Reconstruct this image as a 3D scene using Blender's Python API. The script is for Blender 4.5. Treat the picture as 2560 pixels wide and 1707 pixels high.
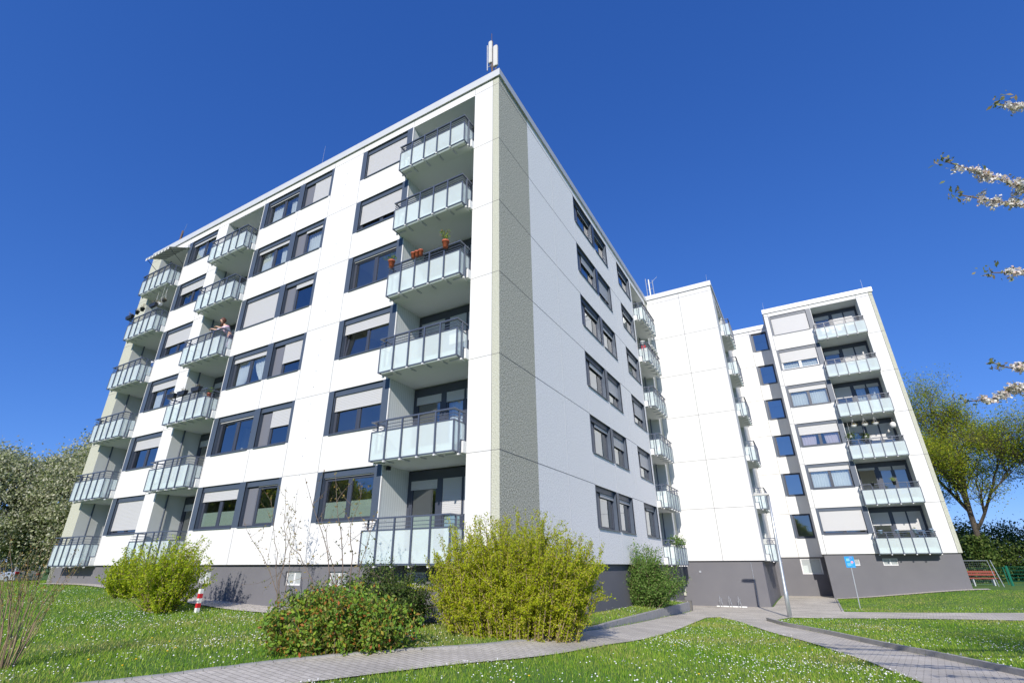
import bpy, math, random
import numpy as np
from mathutils import Vector, Matrix
from mathutils.geometry import delaunay_2d_cdt
R = math.radians
SC = bpy.context.scene
COL = SC.collection
for o in list(bpy.data.objects): bpy.data.objects.remove(o)

# ------------------------------------------------------------------ camera
cam = bpy.data.cameras.new("camera"); camo = bpy.data.objects.new("camera", cam); COL.objects.link(camo)
camo.location = (6.6731, -11.4431, -0.0595); camo.rotation_euler = (1.9881, 0.0019, 0.5282)
cam.sensor_width = 36.0; cam.lens = 1239.734 / 2560 * 36.0
cam.shift_x = (1280 - 1248.9075) / 2560; cam.shift_y = (864.6285 - 853.5) / 2560
cam.clip_start = 0.05; cam.clip_end = 3000
SC.camera = camo
# ------------------------------------------------------------------ world, sun, exposure
SUN_EL = R(29.0); SUN_AZ = (0.275, -0.961)          # towards the sun: from the right behind the camera
w = bpy.data.worlds.new("World"); SC.world = w; w.use_nodes = True
nt = w.node_tree; nt.nodes.clear()
sky = nt.nodes.new("ShaderNodeTexSky"); sky.sky_type = 'NISHITA'; sky.sun_disc = False
sky.sun_elevation = SUN_EL; sky.sun_rotation = math.pi - 0.263
sky.altitude = 1800; sky.air_density = 1.0; sky.dust_density = 0.0; sky.ozone_density = 3.0
sep = nt.nodes.new("ShaderNodeSeparateColor"); cmb = nt.nodes.new("ShaderNodeCombineColor")
for i, (g_, k_) in enumerate(((0.95, 0.54), (0.74, 1.11), (0.58, 2.78))):      # clear-air colour balance of the sky light
    pw = nt.nodes.new("ShaderNodeMath"); pw.operation = 'POWER'; pw.inputs[1].default_value = g_
    ml = nt.nodes.new("ShaderNodeMath"); ml.operation = 'MULTIPLY'; ml.inputs[1].default_value = k_
    nt.links.new(sep.outputs[i], pw.inputs[0]); nt.links.new(pw.outputs[0], ml.inputs[0]); nt.links.new(ml.outputs[0], cmb.inputs[i])
bg = nt.nodes.new("ShaderNodeBackground"); bg.inputs[1].default_value = 0.089
wo = nt.nodes.new("ShaderNodeOutputWorld")
nt.links.new(sky.outputs[0], sep.inputs[0]); nt.links.new(cmb.outputs[0], bg.inputs[0]); nt.links.new(bg.outputs[0], wo.inputs[0])
sl = bpy.data.lights.new("sun", 'SUN'); sl.energy = 4.2; sl.angle = R(0.53); sl.color = (1.0, 0.94, 0.85)
so = bpy.data.objects.new("sun", sl); COL.objects.link(so)
ce = math.cos(SUN_EL)
so.rotation_euler = Vector((-SUN_AZ[0]*ce, -SUN_AZ[1]*ce, -math.sin(SUN_EL))).to_track_quat('-Z', 'Y').to_euler()
so.location = (10, -30, 30)
SC.view_settings.view_transform = 'Standard'; SC.view_settings.look = 'None'
SC.view_settings.exposure = 0.34; SC.view_settings.gamma = 1.0
SC.render.engine = 'CYCLES'
SC.cycles.max_bounces = 8; SC.cycles.transparent_max_bounces = 24; SC.cycles.diffuse_bounces = 4
SC.cycles.sample_clamp_indirect = 6

# ------------------------------------------------------------------ helpers
WLOC = {}          # world location of each root / part that meshes hang from
class MB:
    def __init__(s): s.v = []; s.f = []; s.m = []
    def quad(s, a, b, c, d, m=0):
        n = len(s.v); s.v += [a, b, c, d]; s.f.append((n, n+1, n+2, n+3)); s.m.append(m)
    def box(s, x0, x1, y0, y1, z0, z1, m=0):
        n = len(s.v)
        s.v += [(x0,y0,z0),(x1,y0,z0),(x1,y1,z0),(x0,y1,z0),(x0,y0,z1),(x1,y0,z1),(x1,y1,z1),(x0,y1,z1)]
        for f in ((0,3,2,1),(4,5,6,7),(0,1,5,4),(1,2,6,5),(2,3,7,6),(3,0,4,7)):
            s.f.append(tuple(n+i for i in f)); s.m.append(m)
    def tube(s, pts, rad, n=6, m=0, cap=True):
        pts = [Vector(p) for p in pts]
        if not hasattr(rad, '__len__'): rad = [rad]*len(pts)
        base = len(s.v); up = Vector((0.13, 0.21, 1)).normalized()
        for i, p in enumerate(pts):
            t = (pts[min(i+1, len(pts)-1)] - pts[max(i-1, 0)])
            if t.length < 1e-9: t = Vector((0,0,1))
            t.normalize()
            a = t.cross(up)
            if a.length < 1e-3: a = t.cross(Vector((1,0,0)))
            a.normalize(); b = t.cross(a)
            for k in range(n):
                an = 2*math.pi*k/n
                s.v.append(tuple(p + a*math.cos(an)*rad[i] + b*math.sin(an)*rad[i]))
        for i in range(len(pts)-1):
            for k in range(n):
                k2 = (k+1) % n
                s.f.append((base+i*n+k, base+i*n+k2, base+(i+1)*n+k2, base+(i+1)*n+k)); s.m.append(m)
        if cap:
            s.f.append(tuple(base+k for k in range(n))[::-1]); s.m.append(m)
            e = base+(len(pts)-1)*n
            s.f.append(tuple(e+k for k in range(n))); s.m.append(m)
    def lathe(s, c, prof, n=14, m=0):
        base = len(s.v)
        for r, z in prof:
            for k in range(n):
                a = 2*math.pi*k/n; s.v.append((c[0]+r*math.cos(a), c[1]+r*math.sin(a), c[2]+z))
        for i in range(len(prof)-1):
            for k in range(n):
                k2 = (k+1) % n
                s.f.append((base+i*n+k, base+i*n+k2, base+(i+1)*n+k2, base+(i+1)*n+k)); s.m.append(m)
    def blob(s, c, r, n=10, m=0, sx=1, sy=1, sz=1):
        prof = [(max(1e-4, r*math.sin(math.pi*i/n)), -r*math.cos(math.pi*i/n)) for i in range(n+1)]
        base = len(s.v); s.lathe((0,0,0), prof, n=n+2, m=m)
        for i in range(base, len(s.v)):
            v = s.v[i]; s.v[i] = (c[0]+v[0]*sx, c[1]+v[1]*sy, c[2]+v[2]*sz)
    def build(s, name, mats, parent=None, smooth=False, local=False):
        me = bpy.data.meshes.new(name)
        if not isinstance(mats, (list, tuple)): mats = [mats]
        off = (0,0,0)
        if parent is not None and not local: off = WLOC.get(parent.name, (0,0,0))
        vv = s.v if off == (0,0,0) else [(a-off[0], b-off[1], c-off[2]) for a, b, c in s.v]
        me.from_pydata(vv, [], s.f)
        for mt in mats: me.materials.append(mt)
        if len(mats) > 1: me.polygons.foreach_set('material_index', s.m)
        if smooth: me.polygons.foreach_set('use_smooth', [True]*len(s.f))
        me.update()
        o = bpy.data.objects.new(name, me); COL.objects.link(o)
        if parent is not None:
            o.parent = parent; WLOC[o.name] = off
        return o
def tag(o, label=None, cat=None, group=None, kind=None):
    if label: o['label'] = label
    if cat: o['category'] = cat
    if group: o['group'] = group
    if kind: o['kind'] = kind
    return o
def thing(name, label, cat, loc=(0,0,0), group=None):
    o = bpy.data.objects.new(name, None); COL.objects.link(o); o.location = loc; o.empty_display_size = 0.3
    WLOC[o.name] = tuple(loc); return tag(o, label, cat, group)
def copy_tree(o, parent=None):
    c = o.copy(); COL.objects.link(c); c.parent = parent
    for ch in o.children: copy_tree(ch, c)
    return c
def np_mesh(name, verts, nper, mats, parent=None, midx=None):
    verts = np.asarray(verts, np.float32).reshape(-1, 3)
    if parent is not None: verts = verts - np.array(WLOC.get(parent.name, (0,0,0)), np.float32)
    nf = len(verts)//nper; me = bpy.data.meshes.new(name)
    me.vertices.add(len(verts)); me.vertices.foreach_set('co', verts.ravel())
    me.loops.add(nf*nper); me.loops.foreach_set('vertex_index', np.arange(nf*nper, dtype=np.int32))
    me.polygons.add(nf); me.polygons.foreach_set('loop_start', np.arange(0, nf*nper, nper, dtype=np.int32))
    me.polygons.foreach_set('loop_total', np.full(nf, nper, dtype=np.int32))
    if not isinstance(mats, (list, tuple)): mats = [mats]
    for m in mats: me.materials.append(m)
    if midx is not None: me.polygons.foreach_set('material_index', np.asarray(midx, np.int32))
    me.update(calc_edges=True)
    o = bpy.data.objects.new(name, me); COL.objects.link(o)
    if parent is not None: o.parent = parent
    return o

# ------------------------------------------------------------------ materials
def mat(name, col, rough=0.7, metal=0.0, spec=0.5, bump=None, var=None, coat=0):
    m = bpy.data.materials.new(name); m.use_nodes = True; t = m.node_tree; b = t.nodes['Principled BSDF']
    b.inputs['Base Color'].default_value = (*col, 1); b.inputs['Roughness'].default_value = rough
    b.inputs['Metallic'].default_value = metal; b.inputs['Specular IOR Level'].default_value = spec
    if coat: b.inputs['Coat Weight'].default_value = coat
    tc = t.nodes.new('ShaderNodeTexCoord')
    if var:   # (scale, amount, second colour)
        nz = t.nodes.new('ShaderNodeTexNoise'); nz.inputs['Scale'].default_value = var[0]; nz.inputs['Detail'].default_value = 6
        t.links.new(tc.outputs['Object'], nz.inputs['Vector'])
        cr = t.nodes.new('ShaderNodeValToRGB'); cr.color_ramp.elements[0].position = 0.5-var[1]/2; cr.color_ramp.elements[1].position = 0.5+var[1]/2
        cr.color_ramp.elements[0].color = (*col, 1); cr.color_ramp.elements[1].color = (*var[2], 1)
        t.links.new(nz.outputs[0], cr.inputs[0]); t.links.new(cr.outputs[0], b.inputs['Base Color'])
    if bump:  # (scale, strength, distance)
        nb = t.nodes.new('ShaderNodeTexNoise'); nb.inputs['Scale'].default_value = bump[0]; nb.inputs['Detail'].default_value = 5
        t.links.new(tc.outputs['Object'], nb.inputs['Vector'])
        bp = t.nodes.new('ShaderNodeBump'); bp.inputs['Strength'].default_value = bump[1]; bp.inputs['Distance'].default_value = bump[2]
        t.links.new(nb.outputs[0], bp.inputs['Height']); t.links.new(bp.outputs[0], b.inputs['Normal'])
    return m
def leafmat(name, cols, trans=0.35, rough=0.6):
    m = bpy.data.materials.new(name); m.use_nodes = True; t = m.node_tree; t.nodes.clear()
    g = t.nodes.new('ShaderNodeNewGeometry'); cr = t.nodes.new('ShaderNodeValToRGB')
    e = cr.color_ramp.elements
    for i, c in enumerate(cols):
        p = i/(len(cols)-1)
        if i == 0: e[0].position = 0; e[0].color = (*c, 1)
        elif i == len(cols)-1: e[-1].position = 1; e[-1].color = (*c, 1)
        else: x = e.new(p); x.color = (*c, 1)
    d = t.nodes.new('ShaderNodeBsdfPrincipled'); d.inputs['Roughness'].default_value = rough; d.inputs['Specular IOR Level'].default_value = 0.3
    tr = t.nodes.new('ShaderNodeBsdfTranslucent'); mx = t.nodes.new('ShaderNodeMixShader'); mx.inputs[0].default_value = trans
    out = t.nodes.new('ShaderNodeOutputMaterial')
    t.links.new(g.outputs['Random Per Island'], cr.inputs[0]); t.links.new(cr.outputs[0], d.inputs['Base Color']); t.links.new(cr.outputs[0], tr.inputs['Color'])
    t.links.new(d.outputs[0], mx.inputs[1]); t.links.new(tr.outputs[0], mx.inputs[2]); t.links.new(mx.outputs[0], out.inputs[0])
    return m
M = {}
M['white'] = mat('white_render', (0.72,0.715,0.70), 0.9, bump=(38, 0.35, 0.012), var=(0.45, 0.5, (0.69,0.69,0.68)))
def wall_weather(m):
    # faint vertical rain streaks in the paint itself, stretched noise
    t = m.node_tree; b = t.nodes['Principled BSDF']; src = b.inputs['Base Color'].links[0].from_socket
    tc = [n for n in t.nodes if n.type == 'TEX_COORD'][0]
    mp = t.nodes.new('ShaderNodeMapping'); mp.inputs['Scale'].default_value = (5, 5, 0.35)
    nz = t.nodes.new('ShaderNodeTexNoise'); nz.inputs['Scale'].default_value = 1.0; nz.inputs['Detail'].default_value = 8
    mr = t.nodes.new('ShaderNodeMapRange'); mr.inputs['From Min'].default_value = 0.35; mr.inputs['From Max'].default_value = 0.75
    mr.inputs['To Min'].default_value = 1.0; mr.inputs['To Max'].default_value = 0.94
    mx = t.nodes.new('ShaderNodeMix'); mx.data_type = 'RGBA'; mx.blend_type = 'MULTIPLY'; mx.inputs['Factor'].default_value = 1
    t.links.new(tc.outputs['Object'], mp.inputs[0]); t.links.new(mp.outputs[0], nz.inputs['Vector']); t.links.new(nz.outputs[0], mr.inputs['Value'])
    t.links.new(src, mx.inputs['A']); t.links.new(mr.outputs[0], mx.inputs['B']); t.links.new(mx.outputs['Result'], b.inputs['Base Color'])
wall_weather(M['white'])
M['gable'] = mat('pale_grey_roughcast', (0.78,0.76,0.725), 0.95, bump=(28, 0.7, 0.014), var=(24, 0.16, (1.0,0.98,0.94)))
M['speck'] = mat('speckled_green_grey_roughcast', (0.22,0.215,0.15), 0.95, bump=(32, 0.8, 0.018), var=(30, 0.2, (0.74,0.71,0.59)))
M['cream'] = mat('pale_green_render', (0.40,0.405,0.33), 0.95, bump=(24, 0.9, 0.03), var=(30, 0.3, (0.55,0.555,0.46)))
M['base'] = mat('grey_plinth_paint', (0.135,0.134,0.148), 0.85, bump=(40, 0.2, 0.01), var=(0.8, 0.5, (0.158,0.156,0.168)))
M['soffit'] = mat('white_paint_smooth', (0.72,0.73,0.72), 0.8, var=(0.8,0.6,(0.66,0.67,0.66)))
M['inner'] = mat('loggia_paint', (0.62,0.65,0.63), 0.85, bump=(30,0.2,0.01), var=(1.2,0.6,(0.56,0.585,0.57)))
M['joint'] = mat('joint_sealant', (0.10,0.10,0.11), 0.9)
M['pjoint'] = mat('pale_joint_sealant', (0.62,0.62,0.62), 0.9)
M['frame'] = mat('slate_blue_aluminium', (0.062,0.082,0.118), 0.42, spec=0.5, var=(6,0.6,(0.072,0.092,0.128)))
M['frame2'] = mat('slate_window_plastic', (0.050,0.058,0.082), 0.38)
M['wframe'] = mat('white_window_plastic', (0.7,0.7,0.7), 0.4)
M['blind'] = mat('door_panel_grey', (0.16,0.165,0.19), 0.5)
M['rail'] = mat('railing_slate_paint', (0.075,0.092,0.135), 0.35)
M['capm'] = mat('aluminium_coping', (0.60,0.61,0.61), 0.45, metal=0.1, var=(1.5,0.5,(0.54,0.55,0.56)))
M['galv'] = mat('galvanised_steel', (0.42,0.45,0.48), 0.42, metal=0.6, var=(8,0.6,(0.54,0.57,0.60)))
M['shut'] = mat('shutter_pale_grey', (0.50,0.50,0.505), 0.5)
M['curt'] = mat('curtain_white', (0.78,0.78,0.78), 0.9)
M['curtp'] = mat('curtain_pink', (0.75,0.62,0.68), 0.9)
M['curtb'] = mat('curtain_blue', (0.12,0.50,0.72), 0.9)
M['room'] = mat('room_paint', (0.62,0.62,0.58), 0.9)
M['roomd'] = mat('room_paint_dark', (0.28,0.29,0.29), 0.9)
M['film'] = mat('privacy_film', (0.40,0.46,0.42), 0.6)
M['sill'] = mat('sill_slate', (0.10,0.12,0.16), 0.4)
M['roof'] = mat('roof_felt', (0.08,0.08,0.08), 0.95)
M['stone'] = mat('kerb_concrete', (0.27,0.265,0.255), 0.9, bump=(30,0.4,0.01), var=(5,0.6,(0.37,0.36,0.345)))
M['darkstone'] = mat('weathered_concrete', (0.10,0.095,0.09), 0.95, bump=(16,0.6,0.02), var=(4,0.6,(0.17,0.165,0.155)))
M['terra'] = mat('terracotta_plastic', (0.50,0.12,0.06), 0.5)
M['black'] = mat('black_plastic', (0.022,0.025,0.032), 0.45)
M['bluepot'] = mat('pale_blue_pot', (0.33,0.43,0.60), 0.4)
M['whitep'] = mat('white_plastic', (0.78,0.78,0.77), 0.35)
M['red'] = mat('red_paint', (0.55,0.02,0.03), 0.4)
M['bark'] = mat('bark_brown', (0.055,0.043,0.033), 0.95, bump=(14,1.0,0.05), var=(5,0.6,(0.12,0.10,0.08)))
M['twig'] = mat('twig_grey_brown', (0.17,0.13,0.10), 0.9)
M['twigp'] = mat('twig_tan', (0.36,0.27,0.17), 0.9, var=(3,0.5,(0.20,0.13,0.09)))
M['green'] = mat('fence_green_paint', (0.01,0.14,0.09), 0.45)
M['brown'] = mat('rust_brown_metal', (0.12,0.07,0.05), 0.7)
M['antw'] = mat('antenna_white', (0.62,0.61,0.58), 0.5, var=(4,0.5,(0.55,0.54,0.50)))
def glass_mat(name, refl, tint):
    m = bpy.data.materials.new(name); m.use_nodes = True; t = m.node_tree; t.nodes.clear()
    tr = t.nodes.new('ShaderNodeBsdfTransparent'); tr.inputs[0].default_value = (*tint, 1)
    gl = t.nodes.new('ShaderNodeBsdfGlossy'); gl.inputs['Roughness'].default_value = 0.012; gl.inputs[0].default_value = (0.95,0.98,1,1)
    fr = t.nodes.new('ShaderNodeFresnel'); fr.inputs[0].default_value = 1.55
    ma = t.nodes.new('ShaderNodeMath'); ma.operation = 'MULTIPLY_ADD'; ma.use_clamp = True; ma.inputs[1].default_value = 1.3; ma.inputs[2].default_value = refl
    # slight waviness of the sheet
    tc = t.nodes.new('ShaderNodeTexCoord'); nz = t.nodes.new('ShaderNodeTexNoise'); nz.inputs['Scale'].default_value = 1.4; nz.inputs['Detail'].default_value = 1
    bp = t.nodes.new('ShaderNodeBump'); bp.inputs['Strength'].default_value = 0.12; bp.inputs['Distance'].default_value = 0.02
    t.links.new(tc.outputs['Object'], nz.inputs['Vector']); t.links.new(nz.outputs[0], bp.inputs['Height']); t.links.new(bp.outputs[0], gl.inputs['Normal'])
    mx = t.nodes.new('ShaderNodeMixShader'); out = t.nodes.new('ShaderNodeOutputMaterial')
    t.links.new(fr.outputs[0], ma.inputs[0]); t.links.new(ma.outputs[0], mx.inputs[0]); t.links.new(tr.outputs[0], mx.inputs[1]); t.links.new(gl.outputs[0], mx.inputs[2]); t.links.new(mx.outputs[0], out.inputs[0])
    return m
M['glass'] = glass_mat('window_glass', 0.17, (0.72,0.78,0.78))
M['glassr'] = glass_mat('reflective_stair_glass', 0.32, (0.8,0.84,0.85))
M['glassc'] = glass_mat('clear_window_glass', 0.05, (0.85,0.92,0.94))
def frost_mat():
    m = bpy.data.materials.new('frosted_glass'); m.use_nodes = True; t = m.node_tree; t.nodes.clear()
    b = t.nodes.new('ShaderNodeBsdfPrincipled'); b.inputs['Base Color'].default_value = (0.84,0.90,0.905,1); b.inputs['Roughness'].default_value = 0.12
    tr = t.nodes.new('ShaderNodeBsdfTransparent'); tr.inputs[0].default_value = (0.93,0.995,0.985,1)
    tl = t.nodes.new('ShaderNodeBsdfTranslucent'); tl.inputs[0].default_value = (0.75,0.83,0.85,1)
    m1 = t.nodes.new('ShaderNodeMixShader'); m1.inputs[0].default_value = 0.15
    m2 = t.nodes.new('ShaderNodeMixShader'); m2.inputs[0].default_value = 0.54; out = t.nodes.new('ShaderNodeOutputMaterial')
    t.links.new(b.outputs[0], m1.inputs[1]); t.links.new(tl.outputs[0], m1.inputs[2])
    t.links.new(m1.outputs[0], m2.inputs[1]); t.links.new(tr.outputs[0], m2.inputs[2]); t.links.new(m2.outputs[0], out.inputs[0])
    return m
M['frost'] = frost_mat()
def clad_mat():
    m = mat('white_cladding', (0.62,0.66,0.66), 0.6); t = m.node_tree; b = t.nodes['Principled BSDF']
    tc = [n for n in t.nodes if n.type == 'TEX_COORD'][0]; sx = t.nodes.new('ShaderNodeSeparateXYZ')
    ad = t.nodes.new('ShaderNodeMath'); ad.operation = 'ADD'
    mu = t.nodes.new('ShaderNodeMath'); mu.operation = 'MULTIPLY'; mu.inputs[1].default_value = 10.0
    fr = t.nodes.new('ShaderNodeMath'); fr.operation = 'FRACT'
    lt = t.nodes.new('ShaderNodeMath'); lt.operation = 'LESS_THAN'; lt.inputs[1].default_value = 0.14
    mx = t.nodes.new('ShaderNodeMix'); mx.data_type = 'RGBA'; mx.inputs['A'].default_value = (0.62,0.66,0.66,1); mx.inputs['B'].default_value = (0.80,0.83,0.83,1)
    t.links.new(tc.outputs['Object'], sx.inputs[0]); t.links.new(sx.outputs['X'], ad.inputs[0]); t.links.new(sx.outputs['Y'], ad.inputs[1])
    t.links.new(ad.outputs[0], mu.inputs[0]); t.links.new(mu.outputs[0], fr.inputs[0]); t.links.new(fr.outputs[0], lt.inputs[0])
    t.links.new(lt.outputs[0], mx.inputs['Factor']); t.links.new(mx.outputs['Result'], b.inputs['Base Color'])
    return m
M['clad'] = clad_mat()
def paver_mat():
    m = mat('grey_pavers', (0.3,0.3,0.3), 0.9); t = m.node_tree; b = t.nodes['Principled BSDF']
    tc = [n for n in t.nodes if n.type == 'TEX_COORD'][0]
    mp = t.nodes.new('ShaderNodeMapping'); mp.inputs['Rotation'].default_value = (0,0,R(8))
    br = t.nodes.new('ShaderNodeTexBrick'); br.inputs['Scale'].default_value = 1.0; br.inputs['Brick Width'].default_value = 0.21; br.inputs['Row Height'].default_value = 0.105
    br.inputs['Mortar Size'].default_value = 0.006; br.inputs['Color1'].default_value = (0.50,0.46,0.395,1); br.inputs['Color2'].default_value = (0.58,0.535,0.465,1)
    br.inputs['Mortar'].default_value = (0.24,0.215,0.18,1); br.inputs['Bias'].default_value = 0.0
    nz = t.nodes.new('ShaderNodeTexNoise'); nz.inputs['Scale'].default_value = 0.9; nz.inputs['Detail'].default_value = 7
    mr = t.nodes.new('ShaderNodeMapRange'); mr.inputs['From Min'].default_value = 0.3; mr.inputs['From Max'].default_value = 0.7; mr.inputs['To Min'].default_value = 0.8; mr.inputs['To Max'].default_value = 1.12
    mx = t.nodes.new('ShaderNodeMix'); mx.data_type = 'RGBA'; mx.blend_type = 'MULTIPLY'; mx.inputs['Factor'].default_value = 1
    bp = t.nodes.new('ShaderNodeBump'); bp.inputs['Strength'].default_value = 0.5; bp.inputs['Distance'].default_value = 0.01; bp.invert = True
    t.links.new(tc.outputs['Object'], mp.inputs[0]); t.links.new(mp.outputs[0], br.inputs['Vector']); t.links.new(tc.outputs['Object'], nz.inputs['Vector'])
    t.links.new(nz.outputs[0], mr.inputs['Value']); t.links.new(br.outputs['Color'], mx.inputs['A']); t.links.new(mr.outputs[0], mx.inputs['B'])
    t.links.new(mx.outputs['Result'], b.inputs['Base Color']); t.links.new(br.outputs['Fac'], bp.inputs['Height']); t.links.new(bp.outputs[0], b.inputs['Normal'])
    return m
M['paver'] = paver_mat()
def multi_noise(name, cols, scale, rough=0.95, bump=(60,0.8,0.03), detail=8):
    m = mat(name, cols[0], rough, bump=bump); t = m.node_tree; b = t.nodes['Principled BSDF']; tc = [n for n in t.nodes if n.type == 'TEX_COORD'][0]
    nz = t.nodes.new('ShaderNodeTexNoise'); nz.inputs['Scale'].default_value = scale; nz.inputs['Detail'].default_value = detail; nz.inputs['Roughness'].default_value = 0.65
    cr = t.nodes.new('ShaderNodeValToRGB'); e = cr.color_ramp.elements
    n = len(cols); e[0].position = 0.3; e[0].color = (*cols[0],1); e[1].position = 0.7; e[1].color = (*cols[-1],1)
    for i in range(1, n-1): x = e.new(0.3+0.4*i/(n-1)); x.color = (*cols[i],1)
    t.links.new(tc.outputs['Object'], nz.inputs['Vector']); t.links.new(nz.outputs[0], cr.inputs[0]); t.links.new(cr.outputs[0], b.inputs['Base Color'])
    return m
M['lawn'] = multi_noise('lawn_turf', [(0.06,0.13,0.014),(0.09,0.18,0.022),(0.15,0.22,0.04)], 0.8)
M['gravel'] = multi_noise('pale_gravel', [(0.24,0.215,0.18),(0.58,0.53,0.46),(0.80,0.75,0.68)], 16, bump=(30,1.0,0.05), detail=3)
M['soil'] = multi_noise('bed_turf', [(0.10,0.10,0.04),(0.13,0.16,0.045),(0.22,0.21,0.09)], 3)
M['blade'] = leafmat('grass_blades', [(0.12,0.25,0.014),(0.20,0.36,0.024),(0.30,0.45,0.04),(0.44,0.50,0.10)], 0.35)
M['bladed'] = leafmat('dry_grass_blades', [(0.24,0.30,0.05),(0.36,0.40,0.08),(0.46,0.45,0.14),(0.50,0.44,0.22)], 0.35)
M['blader'] = leafmat('rich_grass_blades', [(0.07,0.19,0.012),(0.12,0.28,0.02),(0.19,0.36,0.03)], 0.35)
M['asph'] = mat('asphalt_grey', (0.10,0.10,0.10), 0.95)

# ------------------------------------------------------------------ terrain
CP = np.array([(-34,2,-.8),(-24.3,0,-.78),(-20,0,-.76),(-14,0,-1.02),(-9.1,0,-1.22),(-2.2,0,-1.3),(0,0,-1.33),(1,4,-1.66),(.3,8,-1.8),(2,8,-1.85),(.3,14,-2.0),(2,12,-1.96),(2,16,-2.06),(1,19,-2.12),(4,18,-2.08),(3,2,-1.74),
(0.1,21,-2.12),(2,21,-2.1),(4.3,21,-2.08),(4.3,25,-2.0),(4.3,30.7,-1.95),(7,30.7,-1.93),(7.2,28.2,-1.94),(10,28.2,-1.68),(14,28.2,-1.28),(18,28,-1.3),(25,26,-1.3),
(6.67,-11.4,-1.68),(2,-6,-1.66),(6,-6,-1.72),(10,-6,-1.72),(15,-2,-1.8),(5,3,-1.85),(9,3,-1.88),(14,6,-1.9),(3.5,8,-1.9),(7,10,-2.0),(5.3,14.4,-2.03),(10,15,-1.95),(10,22,-1.95),(16,18,-1.85),(24,10,-1.8),(24,-5,-1.75),
(-5,-6,-1.5),(-12,-6,-1.4),(-20,-6,-1.15),(-30,-8,-1.0),(-10,-14,-1.5),(-40,-10,-1.0),(0,-20,-1.7),(15,-20,-1.7),(-20,-20,-1.4),(-50,8,-1.35),(-60,0,-1.1),(-60,40,-1.2),(-30,20,-.9),(-12,20,-1.2),(40,30,-1.4),(40,0,-1.7),(20,45,-1.3),(0,45,-1.6),(-30,50,-1)], float)
def _phi(r2): return .5*r2*np.log(r2+1e-9)
_n = len(CP); _r2 = ((CP[:, None, :2]-CP[None, :, :2])**2).sum(-1)
_A = np.zeros((_n+3, _n+3)); _A[:_n, :_n] = _phi(_r2)+np.eye(_n)*2.0
_A[:_n, _n] = 1; _A[:_n, _n+1:] = CP[:, :2]; _A[_n:, :_n] = _A[:_n, _n:].T
_W = np.linalg.solve(_A, np.concatenate([CP[:, 2], np.zeros(3)]))
def T(x, y):
    x = np.asarray(x, float); y = np.asarray(y, float); cx = np.clip(x, -50, 45); cy = np.clip(y, -22, 50)
    z = _W[_n]+_W[_n+1]*cx+_W[_n+2]*cy
    for i in range(_n): z = z+_W[i]*_phi((cx-CP[i, 0])**2+(cy-CP[i, 1])**2)
    d = np.maximum(np.maximum(-50-x, x-45), np.maximum(-22-y, y-50)); f = np.clip(d/30, 0, 1)
    return z*(1-f)+(-1.2)*f
def Tz(x, y): return float(T(x, y))
def build_ground():
    a = np.concatenate([[-900,-500,-280,-160,-100,-70,-55], np.arange(-45, -26, 1.0), np.arange(-26, 26, .35), np.arange(26, 45, 1.0), [50,60,80,120,200,350,600,900]])
    b = np.concatenate([[-900,-500,-280,-160,-100,-70,-50,-40,-30,-22], np.arange(-16, 32, .35), np.arange(32, 52, 1.0), [55,65,80,120,200,350,600,900]])
    X, Y = np.meshgrid(a, b); Z = T(X, Y)
    n = len(a); m = MB(); m.v = list(map(tuple, np.stack([X.ravel(), Y.ravel(), Z.ravel()], 1).tolist()))
    for j in range(len(b)-1):
        for i in range(n-1):
            m.f.append((j*n+i, j*n+i+1, (j+1)*n+i+1, (j+1)*n+i)); m.m.append(0)
    o = m.build('ground', M['lawn'], smooth=True); tag(o, kind='structure')
build_ground()
def inside(px, py, poly):
    poly = np.asarray(poly); c = np.zeros(np.shape(px), bool); j = len(poly)-1
    for i in range(len(poly)):
        xi, yi = poly[i]; xj, yj = poly[j]
        k = ((yi > py) != (yj > py)) & (px < (xj-xi)*(py-yi)/((yj-yi) if yj != yi else 1e-9)+xi)
        c ^= k; j = i
    return c
def resample(pl, step, closed=False):
    out = []; n = len(pl)
    for i in range(n if closed else n-1):
        a = pl[i]; b = pl[(i+1) % n]; L = math.dist(a, b); k = max(1, int(math.ceil(L/step)))
        for q in range(k): out.append((a[0]+(b[0]-a[0])*q/k, a[1]+(b[1]-a[1])*q/k))
    if not closed: out.append(tuple(pl[-1]))
    return out
def sheet(name, poly, step, zoff, m, zf=T):
    bd = resample(poly, step, True); nb = len(bd)
    xs = np.arange(min(p[0] for p in bd), max(p[0] for p in bd), step); ys = np.arange(min(p[1] for p in bd), max(p[1] for p in bd), step)
    X, Y = np.meshgrid(xs, ys); k = inside(X.ravel(), Y.ravel(), bd)
    pts = [Vector(p) for p in bd]+[Vector((x, y)) for x, y in zip(X.ravel()[k]+.013, Y.ravel()[k]+.017)]
    vv, ee, ff, *_ = delaunay_2d_cdt(pts, [(i, (i+1) % nb) for i in range(nb)], [], 1, 1e-5)
    V = np.array([tuple(v) for v in vv]); Z = zf(V[:, 0], V[:, 1])+zoff
    mb = MB(); mb.v = [(float(a), float(b), float(c)) for (a, b), c in zip(V, Z)]; mb.f = [tuple(f) for f in ff]; mb.m = [0]*len(mb.f)
    return mb.build(name, m, smooth=True)
def smooth_line(pl, n=3):
    for _ in range(n-1):
        o = [pl[0]]
        for a, b in zip(pl[:-1], pl[1:]): o += [(a[0]*.75+b[0]*.25, a[1]*.75+b[1]*.25), (a[0]*.25+b[0]*.75, a[1]*.25+b[1]*.75)]
        pl = o+[pl[-1]]
    return pl
PATH_L = smooth_line([(-5.6,-12.5),(-2.26,-7.18),(-1.43,-5.32),(-.34,-3.71),(.83,-2.45),(1.33,-1.2)])+[(1.36,1.2)]
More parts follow.
